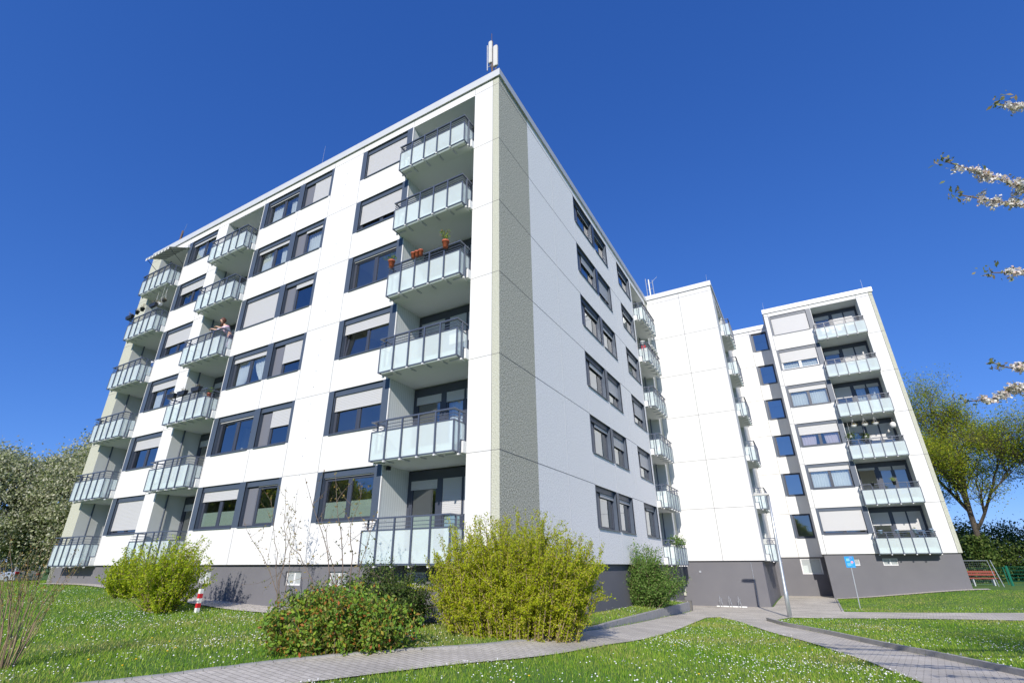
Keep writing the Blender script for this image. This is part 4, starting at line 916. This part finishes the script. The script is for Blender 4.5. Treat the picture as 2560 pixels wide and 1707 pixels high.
def sign():
    x, y = 8.12, 21.3; z = Tz(x, y); root = thing('sign', 'small bright blue notice board on a thin galvanised post', 'sign', (x, y, z))
    mb = MB(); mb.tube([(x,y,z-.1),(x+.08,y,-.12)], .024, 8); mb.build('post', M['galv'], root)
    m1 = mat('sign_blue', (0.0,0.27,0.66), 0.4); m2 = mat('sign_pale_blue', (0.28,0.62,0.85), 0.5); m3 = mat('sign_pink', (0.85,0.30,0.36), 0.5); m4 = mat('sign_violet', (0.35,0.25,0.75), 0.5)
    xc = x+.08; z0 = -.16; mb = MB(); mb.box(xc-.2,xc+.2,y-.035,y-.025,z0,z0+.52); mb.build('board', m1, root)
    mb = MB()
    for i, (a, b, c) in enumerate([(-.14,.02,.40),(-.14,.00,.365),(-.14,.03,.335),(-.14,-.02,.305),(-.14,.10,.20),(-.14,.06,.175),(-.14,.12,.15),(-.14,.02,.125),(-.14,.08,.10),(-.14,.0,.075),(.06,.15,.03)]):
        mb.box(xc+a,xc+b,y-.0385,y-.035,z0+c,z0+c+(.02 if i < 4 else .011))
    mb.build('lettering', m2, root)
    mb = MB(); mb.tube([(xc+.09,y-.036,z0+.25),(xc+.09,y-.0395,z0+.25)], .055, 16); mb.build('dot', m3, root)
    mb = MB(); [mb.tube([(xc+.06+.06*math.cos(a),y-.038,z0+.44+.045*math.sin(a)),(xc+.06+.06*math.cos(a+.42),y-.038,z0+.44+.045*math.sin(a+.42))], .009, 5) for a in [k*.42 for k in range(15)]]; mb.build('ring_emblem', m4, root)
sign()
def post():
    x, y = -9.15, -1.8; z = Tz(x, y); root = thing('marker_post', 'short red and white striped post beside the yellow-green shrub', 'post', (x, y, z)); hh = .62; n = 5
    for i in range(n):
        mb = MB(); w_ = .05+(.001 if i % 2 else 0); mb.box(x-w_,x+w_,y-w_,y+w_,z-.05*(i == 0)+i*hh/n,z+(i+1)*hh/n); mb.build('band', M['whitep'] if i % 2 == 0 else M['red'], root)
post()
def racks():
    root = thing('bicycle_rack', 'low row of three wheel clamps on a white bar against the middle block', 'bicycle rack', (2.3, 20.6, Tz(2.3,20.6)))
    z = Tz(2.3,20.4)+.03; mb = MB(); mb.box(1.6,3.1,20.52,20.58,z,z+.05); mb.build('base_bar', M['whitep'], root)
    for k, x in enumerate((1.86,2.32,2.78)):
        for dx, hh in ((-.05,.52),(.05,.40)):
            mb = MB(); P = [(x+dx, 20.55-.0, z)]+[(x+dx*(1+.4*math.sin(a*2)), 20.55-.16*math.sin(a), z+hh*(.5-.5*math.cos(a))) for a in [i*.35 for i in range(1,10)]]
            mb.tube(P, .011, 6); mb.build('hoop', M['galv'], root)
racks()
def mesh_fence(name, label, p0, p1, h, m, sp=2.5, grid=.2, rows=None, cat='fence', post=.03, z=None, hz=.05):
    L = math.dist(p0, p1); n = max(1, round(L/sp)); zz = lambda x, y: Tz(x, y) if z is None else z
    root = thing(name, label, cat, (p0[0], p0[1], zz(*p0)))
    at = lambda t: (p0[0]+(p1[0]-p0[0])*t, p0[1]+(p1[1]-p0[1])*t)
    for i in range(n+1):
        x, y = at(i/n); mb = MB(); mb.tube([(x,y,zz(x,y)-.1),(x,y,zz(x,y)+h+.05)], post, 6); mb.build('post', m, root)
    for i in range(n):
        mb = MB(); a, b = at(i/n), at((i+1)/n); za, zb = zz(*a), zz(*b)
        k = int(h/grid)
        for q in range(k+1): t = hz+(h-hz)*q/k; mb.tube([(a[0],a[1],za+t),(b[0],b[1],zb+t)], .006, 4, cap=False)
        g = int(math.dist(a, b)/.1)
        for q in range(1, g): t = q/g; x, y, zq = a[0]+(b[0]-a[0])*t, a[1]+(b[1]-a[1])*t, za+(zb-za)*t; mb.tube([(x,y,zq+hz),(x,y,zq+h)], .003, 3, cap=False)
        mb.build('mesh_panel', m, root)
    return root
mesh_fence('mesh_fence', 'green wire mesh fence on the left in front of the pale car', (-35.5,3.6), (-60,4.6), 1.15, M['green'])
mesh_fence('mesh_fence', 'green wire mesh fence panel meeting the far left end of the front block', (-24.9,3.0), (-35.5,3.6), 1.5, M['green'], post=.05)
mesh_fence('mesh_fence', 'green wire mesh fence running along under the spring trees', (15.0,38.0), (36,36), 1.05, M['green'])
mesh_fence('gate', 'green framed gate with thick posts at the right edge', (16.95,34.0), (19.7,33.6), 1.1, M['green'], sp=2.8, post=.07, cat='gate')
def site_fence():
    root = thing('site_fence', 'galvanised temporary fence panel leaning beside the rear block', 'fence', (14.4, 32, -1.3)); z0 = Tz(15,32)+.05; z1 = z0+1.42
    mb = MB(); A_, B_ = (14.2,32.0), (15.72,31.9); mb.tube([(*A_,z0),(*A_,z1),(*B_,z1),(B_[0]+.12,B_[1],z0)], .022, 8); mb.tube([(B_[0]+.1,B_[1]-.2,z1+.03),(B_[0]+.32,B_[1]-.2,z0-.1)], .022, 8); mb.build('tube_frame', M['galv'], root)
    mb = MB()
    for k in range(12): t = k/11; mb.tube([(A_[0],A_[1],z0+.1+t*1.28),(B_[0],B_[1],z0+.1+t*1.28)], .004, 3, cap=False)
    for k in range(1,15): t = k/15; mb.tube([(A_[0]+1.5*t,A_[1],z0+.1),(A_[0]+1.5*t,A_[1],z1-.05)], .003, 3, cap=False)
    mb.build('wire_mesh', M['galv'], root)
    root = thing('bench', 'orange-red slatted bench behind the temporary fence panel', 'bench', (15.8, 35.5, -1.3)); z = Tz(15.8,35.5)
    om = mat('orange_red_planks', (0.25,0.05,0.03), 0.8)
    for dz, dy in ((.42,0),(.44,.16),(.46,.32),(.62,.46),(.78,.50)): 
        mb = MB(); mb.box(15.2,16.7,35.3+dy,35.3+dy+(.13 if dz < .5 else .03),z+dz,z+dz+(.03 if dz < .5 else .12)); mb.build('slat', om, root)
    for x in (15.4,16.4): mb = MB(); mb.box(x,x+.06,35.35,35.8,z-.05,z+.42); mb.build('leg', M['galv'], root)
site_fence()
def car():
    # rear quarter of a pale estate car parked behind the green fence, local axes: +x forward
    root = thing('parked_car', 'silver-white estate car parked behind the green mesh fence, rear towards the lawn', 'car', (-49.1, 6.6, Tz(-49.1,6.6)))
    pm = mat('silver_car_paint', (0.55,0.60,0.64), 0.25, metal=0.3, coat=.6); dk = mat('car_glass_dark', (0.015,0.02,0.025), 0.05); ty = mat('tyre_rubber', (0.02,0.02,0.02), 0.9); tl = mat('tail_light_red', (0.45,0.015,0.02), 0.2)
    side = [(-2.15,.35),(-2.2,.75),(-2.12,.95),(-1.88,1.42),(-1.6,1.48),(.35,1.46),(1.05,1.02),(2.0,.88),(2.2,.6),(2.15,.32)]
    def skin(prof, hw, top):
        mb = MB()
        for s in (-1, 1):
            for px, pz in prof: mb.v.append((px, s*(hw-(.22*max(0, pz-.95)/.5)), pz))
        n = len(prof)
        for i in range(n): j = (i+1) % n; mb.f.append((i, j, n+j, n+i)); mb.m.append(0)
        mb.f += [tuple(range(n))[::-1], tuple(range(n, 2*n))]; mb.m += [0, 0]; return mb
    b = skin(side, .86, 0).build('body', pm, root, local=True)
    mb = MB(); mb.quad((-2.125,-.66,.99),(-2.125,.66,.99),(-1.915,.56,1.38),(-1.915,-.56,1.38)); mb.build('rear_window', dk, root, local=True)
    for s in (-1, 1):
        mb = MB(); y = s*.875; mb.quad((-1.75,s*.868,.98),(.75,s*.868,.98),(.30,s*.70,1.38),(-1.62,s*.70,1.38)); mb.build('side_window', dk, root, local=True)
        mb = MB(); mb.box(-2.225,-2.1,s*.58-.16*(s<0)*0-.0 if s>0 else -.84,.84 if s>0 else -.58,.68,.93); mb.build('tail_light', tl, root, local=True)
        for wx in (-1.32, 1.38):
            mb = MB(); mb.tube([(wx,s*.66,.31),(wx,s*.88,.31)], .31, 20); wl = mb.build('wheel', ty, root, local=True)
            mb = MB(); mb.tube([(wx,s*.87,.31),(wx,s*.885,.31)], .2, 14); mb.build('rim', M['galv'], wl, local=True)
    mb = MB(); mb.box(-2.29,-2.17,-.84,.84,.33,.52); mb.build('bumper', pm, root, local=True)
    mb = MB(); mb.box(-2.226,-2.2,-.26,.26,.6,.71); mb.build('number_plate', M['whitep'], root, local=True)
    root.rotation_euler = (0, 0, R(188))
car()
# ---- roof equipment of the front block
def antennas():
    root = thing('antenna_mast', 'pair of white mobile phone panel antennas on the roof corner of the front block', 'antenna', (-.85, .9, 17.2))
    mb = MB(); mb.tube([(-.84,.92,17.2),(-.86,.9,20.9)], .045, 8); mb.tube([(-.87,.9,20.6),(-.88,.9,21.45)], .012, 6); mb.build('mast', M['brown'], root)
    for (x, z0, z1, w_) in ((-.91,19.5,20.87,.10),(-.66,19.15,20.42,.12)):
        mb = MB(); y = .86; n = len(mb.v)
        for z, k in ((z0,.8),(z0+.04,1),(z1-.05,1),(z1,.75)):
            for (a, b) in ((-1,-.5),(-.6,-1),(.6,-1),(1,-.5),(1,.5),(-1,.5)): mb.v.append((x+a*w_*k*.9, y+b*.07*k, z))
        for i in range(3):
            for k in range(6): mb.f.append((n+i*6+k, n+i*6+(k+1)%6, n+i*6+6+(k+1)%6, n+i*6+6+k)); mb.m.append(0)
        mb.f += [tuple(n+k for k in range(6))[::-1], tuple(n+18+k for k in range(6))]; mb.m += [0,0]; mb.build('panel_antenna', M['antw'], root)
        mb = MB(); mb.box(x-.05,x+.05,y+.035,y+.11,z0+.15,z0+.21); mb.box(x-.05,x+.05,y+.035,y+.11,z1-.3,z1-.24); mb.build('clamp', M['black'], root)
        for q in (-.04,0,.04): 
            mb = MB(); mb.tube([(x+q,y,z0+.02),(x+q,y+.02,z0-.15),(-.84,.92,z0-.4)], .011, 5); mb.build('cable', M['black'], root)
    mb = MB(); mb.tube([(-1.09,.9,19.2),(-1.10,.9,20.8)], .028, 8); mb.tube([(-1.09,.9,20.6),(-.9,.9,20.6)], .02, 6); mb.tube([(-1.09,.9,19.4),(-.86,.9,19.4)], .02, 6); mb.build('side_pipe', M['galv'], root)
antennas()
for l, x, y, z0, z1 in (('lightning rod on the front block roof above the twin windows', -10.55, .5, 17.2, 19.5), ('lightning rod near the roof corner of the middle block', 4.2, 21.25, 17.5, 18.4), ('thin lightning rod above the corner of the rear block', 13.7, 28.6, 17.7, 18.9), ('lightning rod above the left corner of the rear block roof', 7.25, 28.6, 17.7, 18.8)):
    mb = MB(); mb.tube([(x,y,z0),(x+.02,y,z1)], [.012,.006], 5); tag(mb.build('lightning_rod', M['galv']), l, 'lightning rod')
rt = thing('vent_pipe', 'rust-brown roof pipe with a thin wire near the far left end of the front block', 'pipe', (-23.3, .6, 17.2))
mb = MB(); mb.tube([(-23.3,.6,17.2),(-23.26,.6,19.14)], .06, 10); mb.build('pipe', M['brown'], rt); mb = MB(); mb.tube([(-23.2,.6,18.9),(-23.02,.6,19.6)], .008, 4); mb.tube([(-23.26,.6,19.0),(-23.16,.6,19.02)], .02, 5); mb.build('wire', M['galv'], rt)
rt = thing('antenna_mast', 'grey pole with two thin aerials on the roof of the middle block', 'antenna', (.2, 22, 17.4))
mb = MB(); mb.tube([(.2,22,17.4),(.19,22,19.6)], .07, 10); mb.build('mast', M['galv'], rt)
for x, z in ((-.02,19.75),(.46,19.5)):
    mb = MB(); mb.tube([(x,22,17.9),(x-.01,22,z)], .03, 8); [mb.tube([(x,22,q),(.2,22,q)], .018, 5) for q in (18.8,19.3)]; mb.build('aerial', M['galv'], rt)
mb = MB(); mb.tube([(.46,22,19.4),(.82,22,19.7)], .010, 5); mb.build('whip', M['galv'], rt)
# ---- awning
def awning():
    root = thing('awning', 'grey and white striped awning over the top left balcony of the front block', 'awning', (-21.6, 0, 16.5))
    g, wt_ = mat('awning_grey', (0.20,0.21,0.22), 0.9), mat('awning_white', (0.62,0.62,0.60), 0.9)
    mb = MB(); x0, x1 = -22.75, -20.35; n = 15; y1, z0, z1 = -.98, 16.46, 15.98
    for i in range(n):
        a, b = x0+(x1-x0)*i/n, x0+(x1-x0)*(i+1)/n; mb.quad((a,-.06,z0),(b,-.06,z0),(b,y1,z1),(a,y1,z1), i % 2)
        mb.quad((a,y1,z1),(b,y1,z1),(b,y1-.01,z1-.13),((a+b)/2,y1-.01,z1-.17), i % 2); mb.quad((a,y1,z1),((a+b)/2,y1-.01,z1-.17),(a,y1-.01,z1-.13),(a,y1-.005,z1-.06), i % 2)
    mb.build('fabric', [wt_, g], root)
    mb = MB(); mb.box(x0-.05,x1+.05,-.12,-.01,z0,z0+.1); mb.build('cassette', M['whitep'], root); mb = MB(); mb.tube([(x0,y1,z1),(x1,y1,z1)], .018, 6); mb.build('front_bar', M['whitep'], root)
    for x in (x0+.05, x1-.05): mb = MB(); mb.tube([(x,y1,z1),(x,-.05,15.35)], .014, 6); mb.build('arm', M['black'], root)
awning()
# ---- pots, planters and plants on the balconies
def pot(label, x, y, z, m, r=.11, h=.2, plant=None, seed=0, group=None, ph=.3, pn=160, name='flower_pot', square=False, pr=.13, leaf=.03):
    root = thing(name, label, 'flower pot', (x, y, z), group); mb = MB()
    if square:
        mb.v += [(x+a*r*1.8*k, y+b*.085*k, z+q) for q, k in ((0,.82),(h,1),(h,.92),(h-.03,.9)) for a, b in ((-1,-1),(1,-1),(1,1),(-1,1))]
        for i in range(3):
            for k in range(4): mb.f.append((i*4+k, i*4+(k+1)%4, i*4+4+(k+1)%4, i*4+4+k)); mb.m.append(0)
        mb.f += [(3,2,1,0),(12,13,14,15)]; mb.m += [0,0]
        mb.box(x-r*.9,x-r*.8,y-.09,y+.12,z+h-.02,z+h+.01); mb.box(x+r*.8,x+r*.9,y-.09,y+.12,z+h-.02,z+h+.01)
    else: mb.lathe((x,y,z), [(.001,0),(r*.72,0),(r*.92,h*.8),(r*1.06,h*.8),(r*1.08,h),(r*.95,h),(r*.9,h*.85),(.001,h*.85)], 16)
    mb.build('pot', m, root, smooth=not square)
    if plant:
        rng = np.random.default_rng(seed); L = []; sb = MB()
        for i in range(9):
            s = stem(rng, (x+rng.normal()*pr*.3, y+rng.normal()*.02, z+h*.8), (rng.normal()*.5, rng.normal()*.4, 1), ph*rng.uniform(.6,1.1), 5, .15); sb.tube(s, .004, 3, cap=False); L.append(along(rng, s, pn//9, .3, pr*.3))
        st = sb.build('stems', M['twig'], root); leaf_cloud('leaves', np.concatenate(L), leaf, rng, LM[plant], root, .5, .4)
    return root
pot('terracotta pot with a leafy plant at the left end of the fourth-floor corner balcony rail', -3.97, -.66, 9.46, M['terra'], .115, .25, 'mgreen', 1, ph=.3, pn=200)
pot('terracotta pot with a reddish plant near the right end of the fourth-floor corner balcony rail', -1.65, -.66, 9.44, M['terra'], .115, .26, 'mix', 2, ph=.42, pn=220)
for i, (x, l) in enumerate(((-3.0,'leftmost of three small terracotta pots clustered on the balcony rail'), (-2.84,'middle one of three small terracotta pots clustered on the balcony rail'), (-2.68,'rightmost of three small terracotta pots clustered on the balcony rail'))):
    pot(l, x, -.66, 9.5, M['terra'], .085, .2, group='small terracotta pots in a row')
for i, (x, l) in enumerate(((-16.36,'left black planter box with dead stems on the middle balcony rail'), (-15.55,'centre black planter box on the middle balcony rail'), (-14.5,'right black planter box with decorations on the middle balcony rail'))):
    pot(l, x, -.66, 6.72, M['black'], .17, .18, 'tips', 10+i, ph=.25, pn=40, square=True, name='planter_box', group='black planter boxes on one rail')
pot('leafy green plant in a pot inside the right end of the middle balcony', -13.95, -.38, 6.42, M['terra'], .09, .2, 'mgreen', 15, ph=.3, pn=160)
for i, (x, z, k, l) in enumerate(((-23.2,12.4,.19,'dark planter with dry grass hanging off the left end of the fifth-floor end balcony'), (-22.5,12.52,.10,'small dark pot second from the left on the fifth-floor end balcony'), (-22.0,12.58,.11,'small dark pot beside the dry brown plant on the fifth-floor end balcony'), (-20.85,12.52,.17,'long dark planter at the right corner of the fifth-floor end balcony'))):
    pot(l, x, -.66, z, M['black'], k, .18, 'tips', 20+i, ph=.3, pn=60, square=k > .15, name='planter_box' if k > .15 else 'flower_pot')
def hanging(label, x, y, z, zt, m, seed, r=.16, group=None, plant='tips', pn=60):
    root = thing('hanging_planter', label, 'hanging planter', (x, y, z), group); mb = MB()
    mb.lathe((x,y,z), [(.001,0),(r*.5,.02),(r*.85,.07),(r,.14),(r*1.03,.15),(r*.9,.15),(.001,.12)], 18); mb.build('bowl', m, root, smooth=True)
    mb = MB(); [mb.tube([(x+r*math.cos(a),y+r*math.sin(a),z+.14),(x,y,z+.5),(x,y,zt)], .004, 4, cap=False) for a in (.3,2.4,4.5)]; mb.build('cord', M['whitep'], root)
    rng = np.random.default_rng(seed); leaf_cloud('plant', np.array([x,y,z+.17])+rng.normal(size=(pn,3))*np.array([r*.6,r*.6,.04]), .03, rng, LM[plant], root, .5)
hanging('white hanging bowl on the end balcony, left of the black hanging pot', -21.6, -.3, 12.75, 13.9, M['whitep'], 31)
hanging('black pot hanging on the fifth-floor end balcony', -20.75, -.3, 12.95, 13.9, M['black'], 32, .13)
hanging('white hanging bowl near the right end of the fifth-floor end balcony', -20.72, -.45, 12.65, 13.9, M['whitep'], 33, .13)
ZD3 = ZD+FH*3-.04
for i, (x, l) in enumerate(((10.72,'leftmost of the three white bowls hanging in the rear block balcony'), (11.33,'middle one of the three white bowls hanging in the rear block balcony'), (11.9,'rightmost of the three white bowls hanging in the rear block balcony'))):
    hanging(l, x, 27.95, 8.22, ZD3+.9*0, M['whitep'], 40+i, .17, 'white bowls hanging in a row', 'tips', 90)
def bushpot(label, x, y, z, r, seed, m='dgreen', zt=None):
    root = thing('hanging_plant', label, 'plant', (x, y, z)); rng = np.random.default_rng(seed); mb = MB(); mb.lathe((x,y,z-.12), [(.001,0),(.1,.02),(.12,.16),(.001,.14)], 12); mb.build('bowl', M['whitep'], root)
    leaf_cloud('leaves', np.array([x,y,z])+rng.normal(size=(420,3))*np.array([r*.5,r*.4,r*.45]), .04, rng, LM[m], root, .6)
    if zt: mb = MB(); mb.tube([(x,y,z),(x,y,zt)], .005, 4); mb.build('cord', M['whitep'], root)
bushpot('dark trailing plant hanging at the left of the planted rear balcony', 10.42, 28.2, 7.72, .26, 51, zt=ZD3)
bushpot('round dark green plant hanging behind the three white bowls', 11.3, 28.9, 7.75, .22, 52, zt=ZD3)
mb = MB(); mb.blob((12.88,28.6,8.25), .2, 12); mb.tube([(12.88,28.6,8.4),(12.88,28.6,ZD3)], .006, 4); tag(mb.build('globe_lamp', M['whitep'], smooth=True), 'large white globe hanging at the shaded right side of the planted balcony', 'lamp')
for i, (x, l) in enumerate(((10.45,'leftmost pale blue pot on the lowest rear balcony rail'), (11.25,'second pale blue pot from the left on the lowest rear balcony rail'), (12.1,'third pale blue pot from the left on the lowest rear balcony rail'), (12.88,'rightmost pale blue pot on the lowest rear balcony rail'))):
    pot(l, x, YD-.57, ZD+1.09, M['bluepot'], .11, .2, 'mgreen' if i == 2 else None, 60+i, group='pale blue pots on one rail', ph=.14, pn=40)
pot('black pot with a small dark plant at the left of the second-floor rear balcony', 10.75, YD-.57, ZD+FH+1.05, M['black'], .1, .2, 'dgreen', 65, ph=.12, pn=40)
pot('black pot with a yellow-green plant in the middle of the second-floor rear balcony', 11.85, YD-.57, ZD+FH+1.05, M['black'], .11, .22, 'fors', 66, ph=.3, pn=140)
for i, (yy, l) in enumerate(((16.95,'white plastic pot at the near corner of the fifth-floor gable balcony'), (17.9,'second white pot along the fifth-floor gable balcony rail'), (18.3,'third white pot along the fifth-floor gable balcony rail'), (18.7,'fourth white pot along the fifth-floor gable balcony rail'), (19.1,'farthest white pot along the fifth-floor gable balcony rail'))):
    pot(l, .3 if i == 0 else .56, yy, FH*4+1.12, M['whitep'], .13, .2, group='white pots on the gable balcony')
mb = MB(); mb.box(.18,.42,17.0,17.28,FH*4+.75,FH*4+1.1); tag(mb.build('storage_bag', M['red']), 'red and black bag standing behind the pots on the gable balcony', 'bag')
for i in range(3): 
    o = bushpot(('flowering plant trailing over the near end of the lowest gable balcony rail','green plant in the middle of the lowest gable balcony rail','leafy plant at the far end of the lowest gable balcony rail')[i], .5, 17.1+i*.95, 1.12, .26, 70+i, 'mgreen')
# laundry on the top rear balcony
lr = thing('clothes_airer', 'clothes airer with white laundry on the top rear balcony', 'airer', (11.2, 28.6, ZD+FH*5+.2)); zb_ = ZD+FH*5+.16
mb = MB(); [mb.tube([(10.5+1.3*k,28.3,zb_),(10.5+1.3*k,28.7,zb_+.95)], .012, 5) for k in (0,1)]; [mb.tube([(10.5,28.32+.1*q,zb_+.95),(11.8,28.32+.1*q,zb_+.95)], .006, 4) for q in range(5)]; mb.build('frame', M['galv'], lr)
for i, (a, b, d) in enumerate(((10.5,10.75,.5),(10.8,11.0,.35),(11.05,11.45,.6),(11.5,11.75,.4))):
    mb = MB(); [mb.quad((a,28.32+.2*(i%2)+.005*q,zb_+.96),(b,28.32+.2*(i%2)+.005*q,zb_+.96),(b-.01,28.31+.2*(i%2),zb_+.96-d),(a+.01,28.33+.2*(i%2),zb_+.96-d)) for q in (0,)]; mb.build('cloth', M['curt'] if i != 2 else M['curtp'], lr)
mb = MB(); mb.box(-4.08,-3.99,.1,.22,2.63,2.74); mb.tube([(-4.0,.16,2.68),(-3.95,.15,2.67)], .025, 8); tag(mb.build('security_camera', M['black']), 'small black security camera under the lowest corner balcony ceiling', 'camera')
# chair seen through the end balcony
pk = thing('cool_box', 'blue and white box stored high in the fourth-floor end recess', 'box', (-21.2, .6, FH*3+.2))
mb = MB(); mb.box(-21.7,-21.0,.4,.9,FH*3+.9,FH*3+1.45); mb.build('box', mat('storage_blue', (0.04,0.10,0.28), .5), pk); mb = MB(); mb.box(-21.72,-20.98,.38,.92,FH*3+1.45,FH*3+1.55); mb.build('lid', M['whitep'], pk); mb = MB(); mb.box(-21.6,-21.1,.45,.85,FH*3+.2,FH*3+.9); mb.build('stand', M['black'], pk)

# ------------------------------------------------------------------ person leaning on the balcony rail
def skin_obj(name, pts, edges, rad, m, parent, sub=2):
    me = bpy.data.meshes.new(name); off = WLOC[parent.name]; me.from_pydata([tuple(a-b for a, b in zip(p, off)) for p in pts], edges, []); me.materials.append(m)
    o = bpy.data.objects.new(name, me); COL.objects.link(o); o.parent = parent
    md = o.modifiers.new('skin', 'SKIN'); md.use_smooth_shade = True
    for i, r in enumerate(rad): me.skin_vertices[0].data[i].radius = (r, r) if not isinstance(r, tuple) else r
    me.skin_vertices[0].data[0].use_root = True
    sd = o.modifiers.new('sub', 'SUBSURF'); sd.levels = sub; sd.render_levels = sub
    return o
def add_skinlayer(me):
    if not me.skin_vertices: me.skin_vertices.new() if hasattr(me.skin_vertices, 'new') else None
def person():
    fz = FH*3+.16; cx, cy = -14.1, -.10
    root = thing('person', 'person with long brown hair in a white and pink top leaning over the balcony rail', 'person', (cx, cy, fz))
    P = [(cx,cy+.1,fz+.84),(cx-.02,cy+.02,fz+.98),(cx-.06,cy-.08,fz+1.14),(cx-.09,cy-.16,fz+1.27),(cx-.11,cy-.22,fz+1.36),(cx-.12,cy-.27,fz+1.43),
         (cx-.24,cy-.14,fz+1.26),(cx-.42,cy-.34,fz+1.14),(cx-.62,cy-.46,fz+1.20),     # left arm 6,7,8 shoulder elbow wrist
         (cx+.08,cy-.16,fz+1.26),(cx+.04,cy-.40,fz+1.10),(cx-.18,cy-.50,fz+1.19),
         (cx-.09,cy+.10,fz+.80),(cx-.09,cy+.12,fz+.44),(cx-.09,cy+.16,fz+.06),(cx-.10,cy+.04,fz+.03),
         (cx+.09,cy+.10,fz+.80),(cx+.09,cy+.10,fz+.44),(cx+.09,cy+.14,fz+.06),(cx+.10,cy+.02,fz+.03)]
    E_ = [(0,1),(1,2),(2,3),(3,4),(4,5),(3,6),(6,7),(7,8),(3,9),(9,10),(10,11),(0,12),(12,13),(13,14),(14,15),(0,16),(16,17),(17,18),(18,19)]
    Rd = [.13,.12,.135,.12,.055,.05,.06,.042,.028,.06,.042,.028,.085,.058,.04,.035,.085,.058,.04,.035]
    for w_, dr in ((8,(-.8,-.2,-.1)),(11,(-.85,-.2,-.1))):      # hands: palm and five fingers
        wp = Vector(P[w_]); d = Vector(dr).normalized(); s = d.cross(Vector((0,0,1))).normalized(); n0 = len(P); P.append(tuple(wp+d*.05)); E_.append((w_, n0)); Rd.append(.024)
        for k, (o_, ln) in enumerate(((-.03,.055),(-.012,.075),(.006,.08),(.022,.072),(.036,.055))):
            a = len(P); b0 = wp+d*(.075 if k else .045)+s*o_; P.append(tuple(b0)); P.append(tuple(b0+d*ln*.55+Vector((0,0,-.008)))); P.append(tuple(b0+d*ln*.85+Vector((0,0,-.03))))
            E_ += [(n0, a), (a, a+1), (a+1, a+2)]; Rd += [.010,.009,.007]
    sk = mat('skin_tone', (0.62,0.38,0.28), 0.5); me = bpy.data.meshes.new('body')
    bm_ok = True
    import bmesh
    bm = bmesh.new(); lay = bm.verts.layers.skin.verify(); off = WLOC[root.name]
    vs = [bm.verts.new(tuple(a-b for a, b in zip(p, off))) for p in P]
    for i, v in enumerate(vs): v[lay].radius = (Rd[i], Rd[i]); v[lay].use_root = (i == 0)
    for a, b in E_: bm.edges.new((vs[a], vs[b]))
    bm.to_mesh(me); bm.free(); me.materials.append(sk); o = bpy.data.objects.new('body', me); COL.objects.link(o); o.parent = root
    md = o.modifiers.new('skin', 'SKIN'); md.use_smooth_shade = True; sd = o.modifiers.new('sub', 'SUBSURF'); sd.levels = 1; sd.render_levels = 1
    # clothing
    def cloth(name, idx, scale, m):
        bm = bmesh.new(); lay = bm.verts.layers.skin.verify(); mp = {}
        for i in idx: v = bm.verts.new(tuple(a-b for a, b in zip(P[i], off))); v[lay].radius = (Rd[i]*scale+.012,)*2; v[lay].use_root = (i == idx[0]); mp[i] = v
        for a, b in E_:
            if a in mp and b in mp: bm.edges.new((mp[a], mp[b]))
        me = bpy.data.meshes.new(name); bm.to_mesh(me); bm.free(); me.materials.append(m); q = bpy.data.objects.new(name, me); COL.objects.link(q); q.parent = root
        md = q.modifiers.new('skin', 'SKIN'); md.use_smooth_shade = True; sd = q.modifiers.new('sub', 'SUBSURF'); sd.levels = 1; sd.render_levels = 1
    cloth('top', [1,2,3,6,7,9,10], 1.05, mat('patterned_white_pink_cloth', (0.80,0.76,0.80), .9, var=(9,.2,(0.62,0.35,0.50))))
    cloth('trousers', [0,12,13,14,16,17,18], 1.08, mat('lilac_trousers', (0.40,0.33,0.48), .9))
    # head with face
    hc = Vector((cx-.13,cy-.33,fz+1.54)); mb = MB(); mb.blob(tuple(hc), .1, 12, 0, .84, .95, 1.12)
    for s in (-1, 1): mb.blob((hc.x+s*.085, hc.y+.01, hc.z-.01), .02, 6, 0, .5, 1, 1.3); mb.blob((hc.x+s*.033, hc.y-.082, hc.z+.005), .012, 6, 1)
    mb.blob((hc.x, hc.y-.098, hc.z-.02), .017, 6, 0, .8, 1, 1.4); mb.blob((hc.x, hc.y-.083, hc.z-.055), .022, 6, 2, 1.1, .6, .35)
    mb.build('head', [sk, M['black'], M['red']], root, smooth=True)
    mb = MB(); mb.blob((hc.x+.006,hc.y+.03,hc.z+.03), .122, 12, 0, .95, .98, 1.05); hm = mat('brown_hair', (0.10,0.035,0.02), .6)
    rng = np.random.default_rng(3)
    for k in range(40):
        a = rng.uniform(.2, 2.94); p0 = hc+Vector((.09*math.cos(a), .05*math.sin(a)+.03, .03)); mb.tube([tuple(p0), (p0.x-.03+rng.normal()*.01, p0.y+.01, p0.z-.12), (p0.x-.08+rng.normal()*.02, p0.y-.02, p0.z-.24)], [.024,.02,.007], 4)
    mb.build('hair', hm, root, smooth=True)
person()
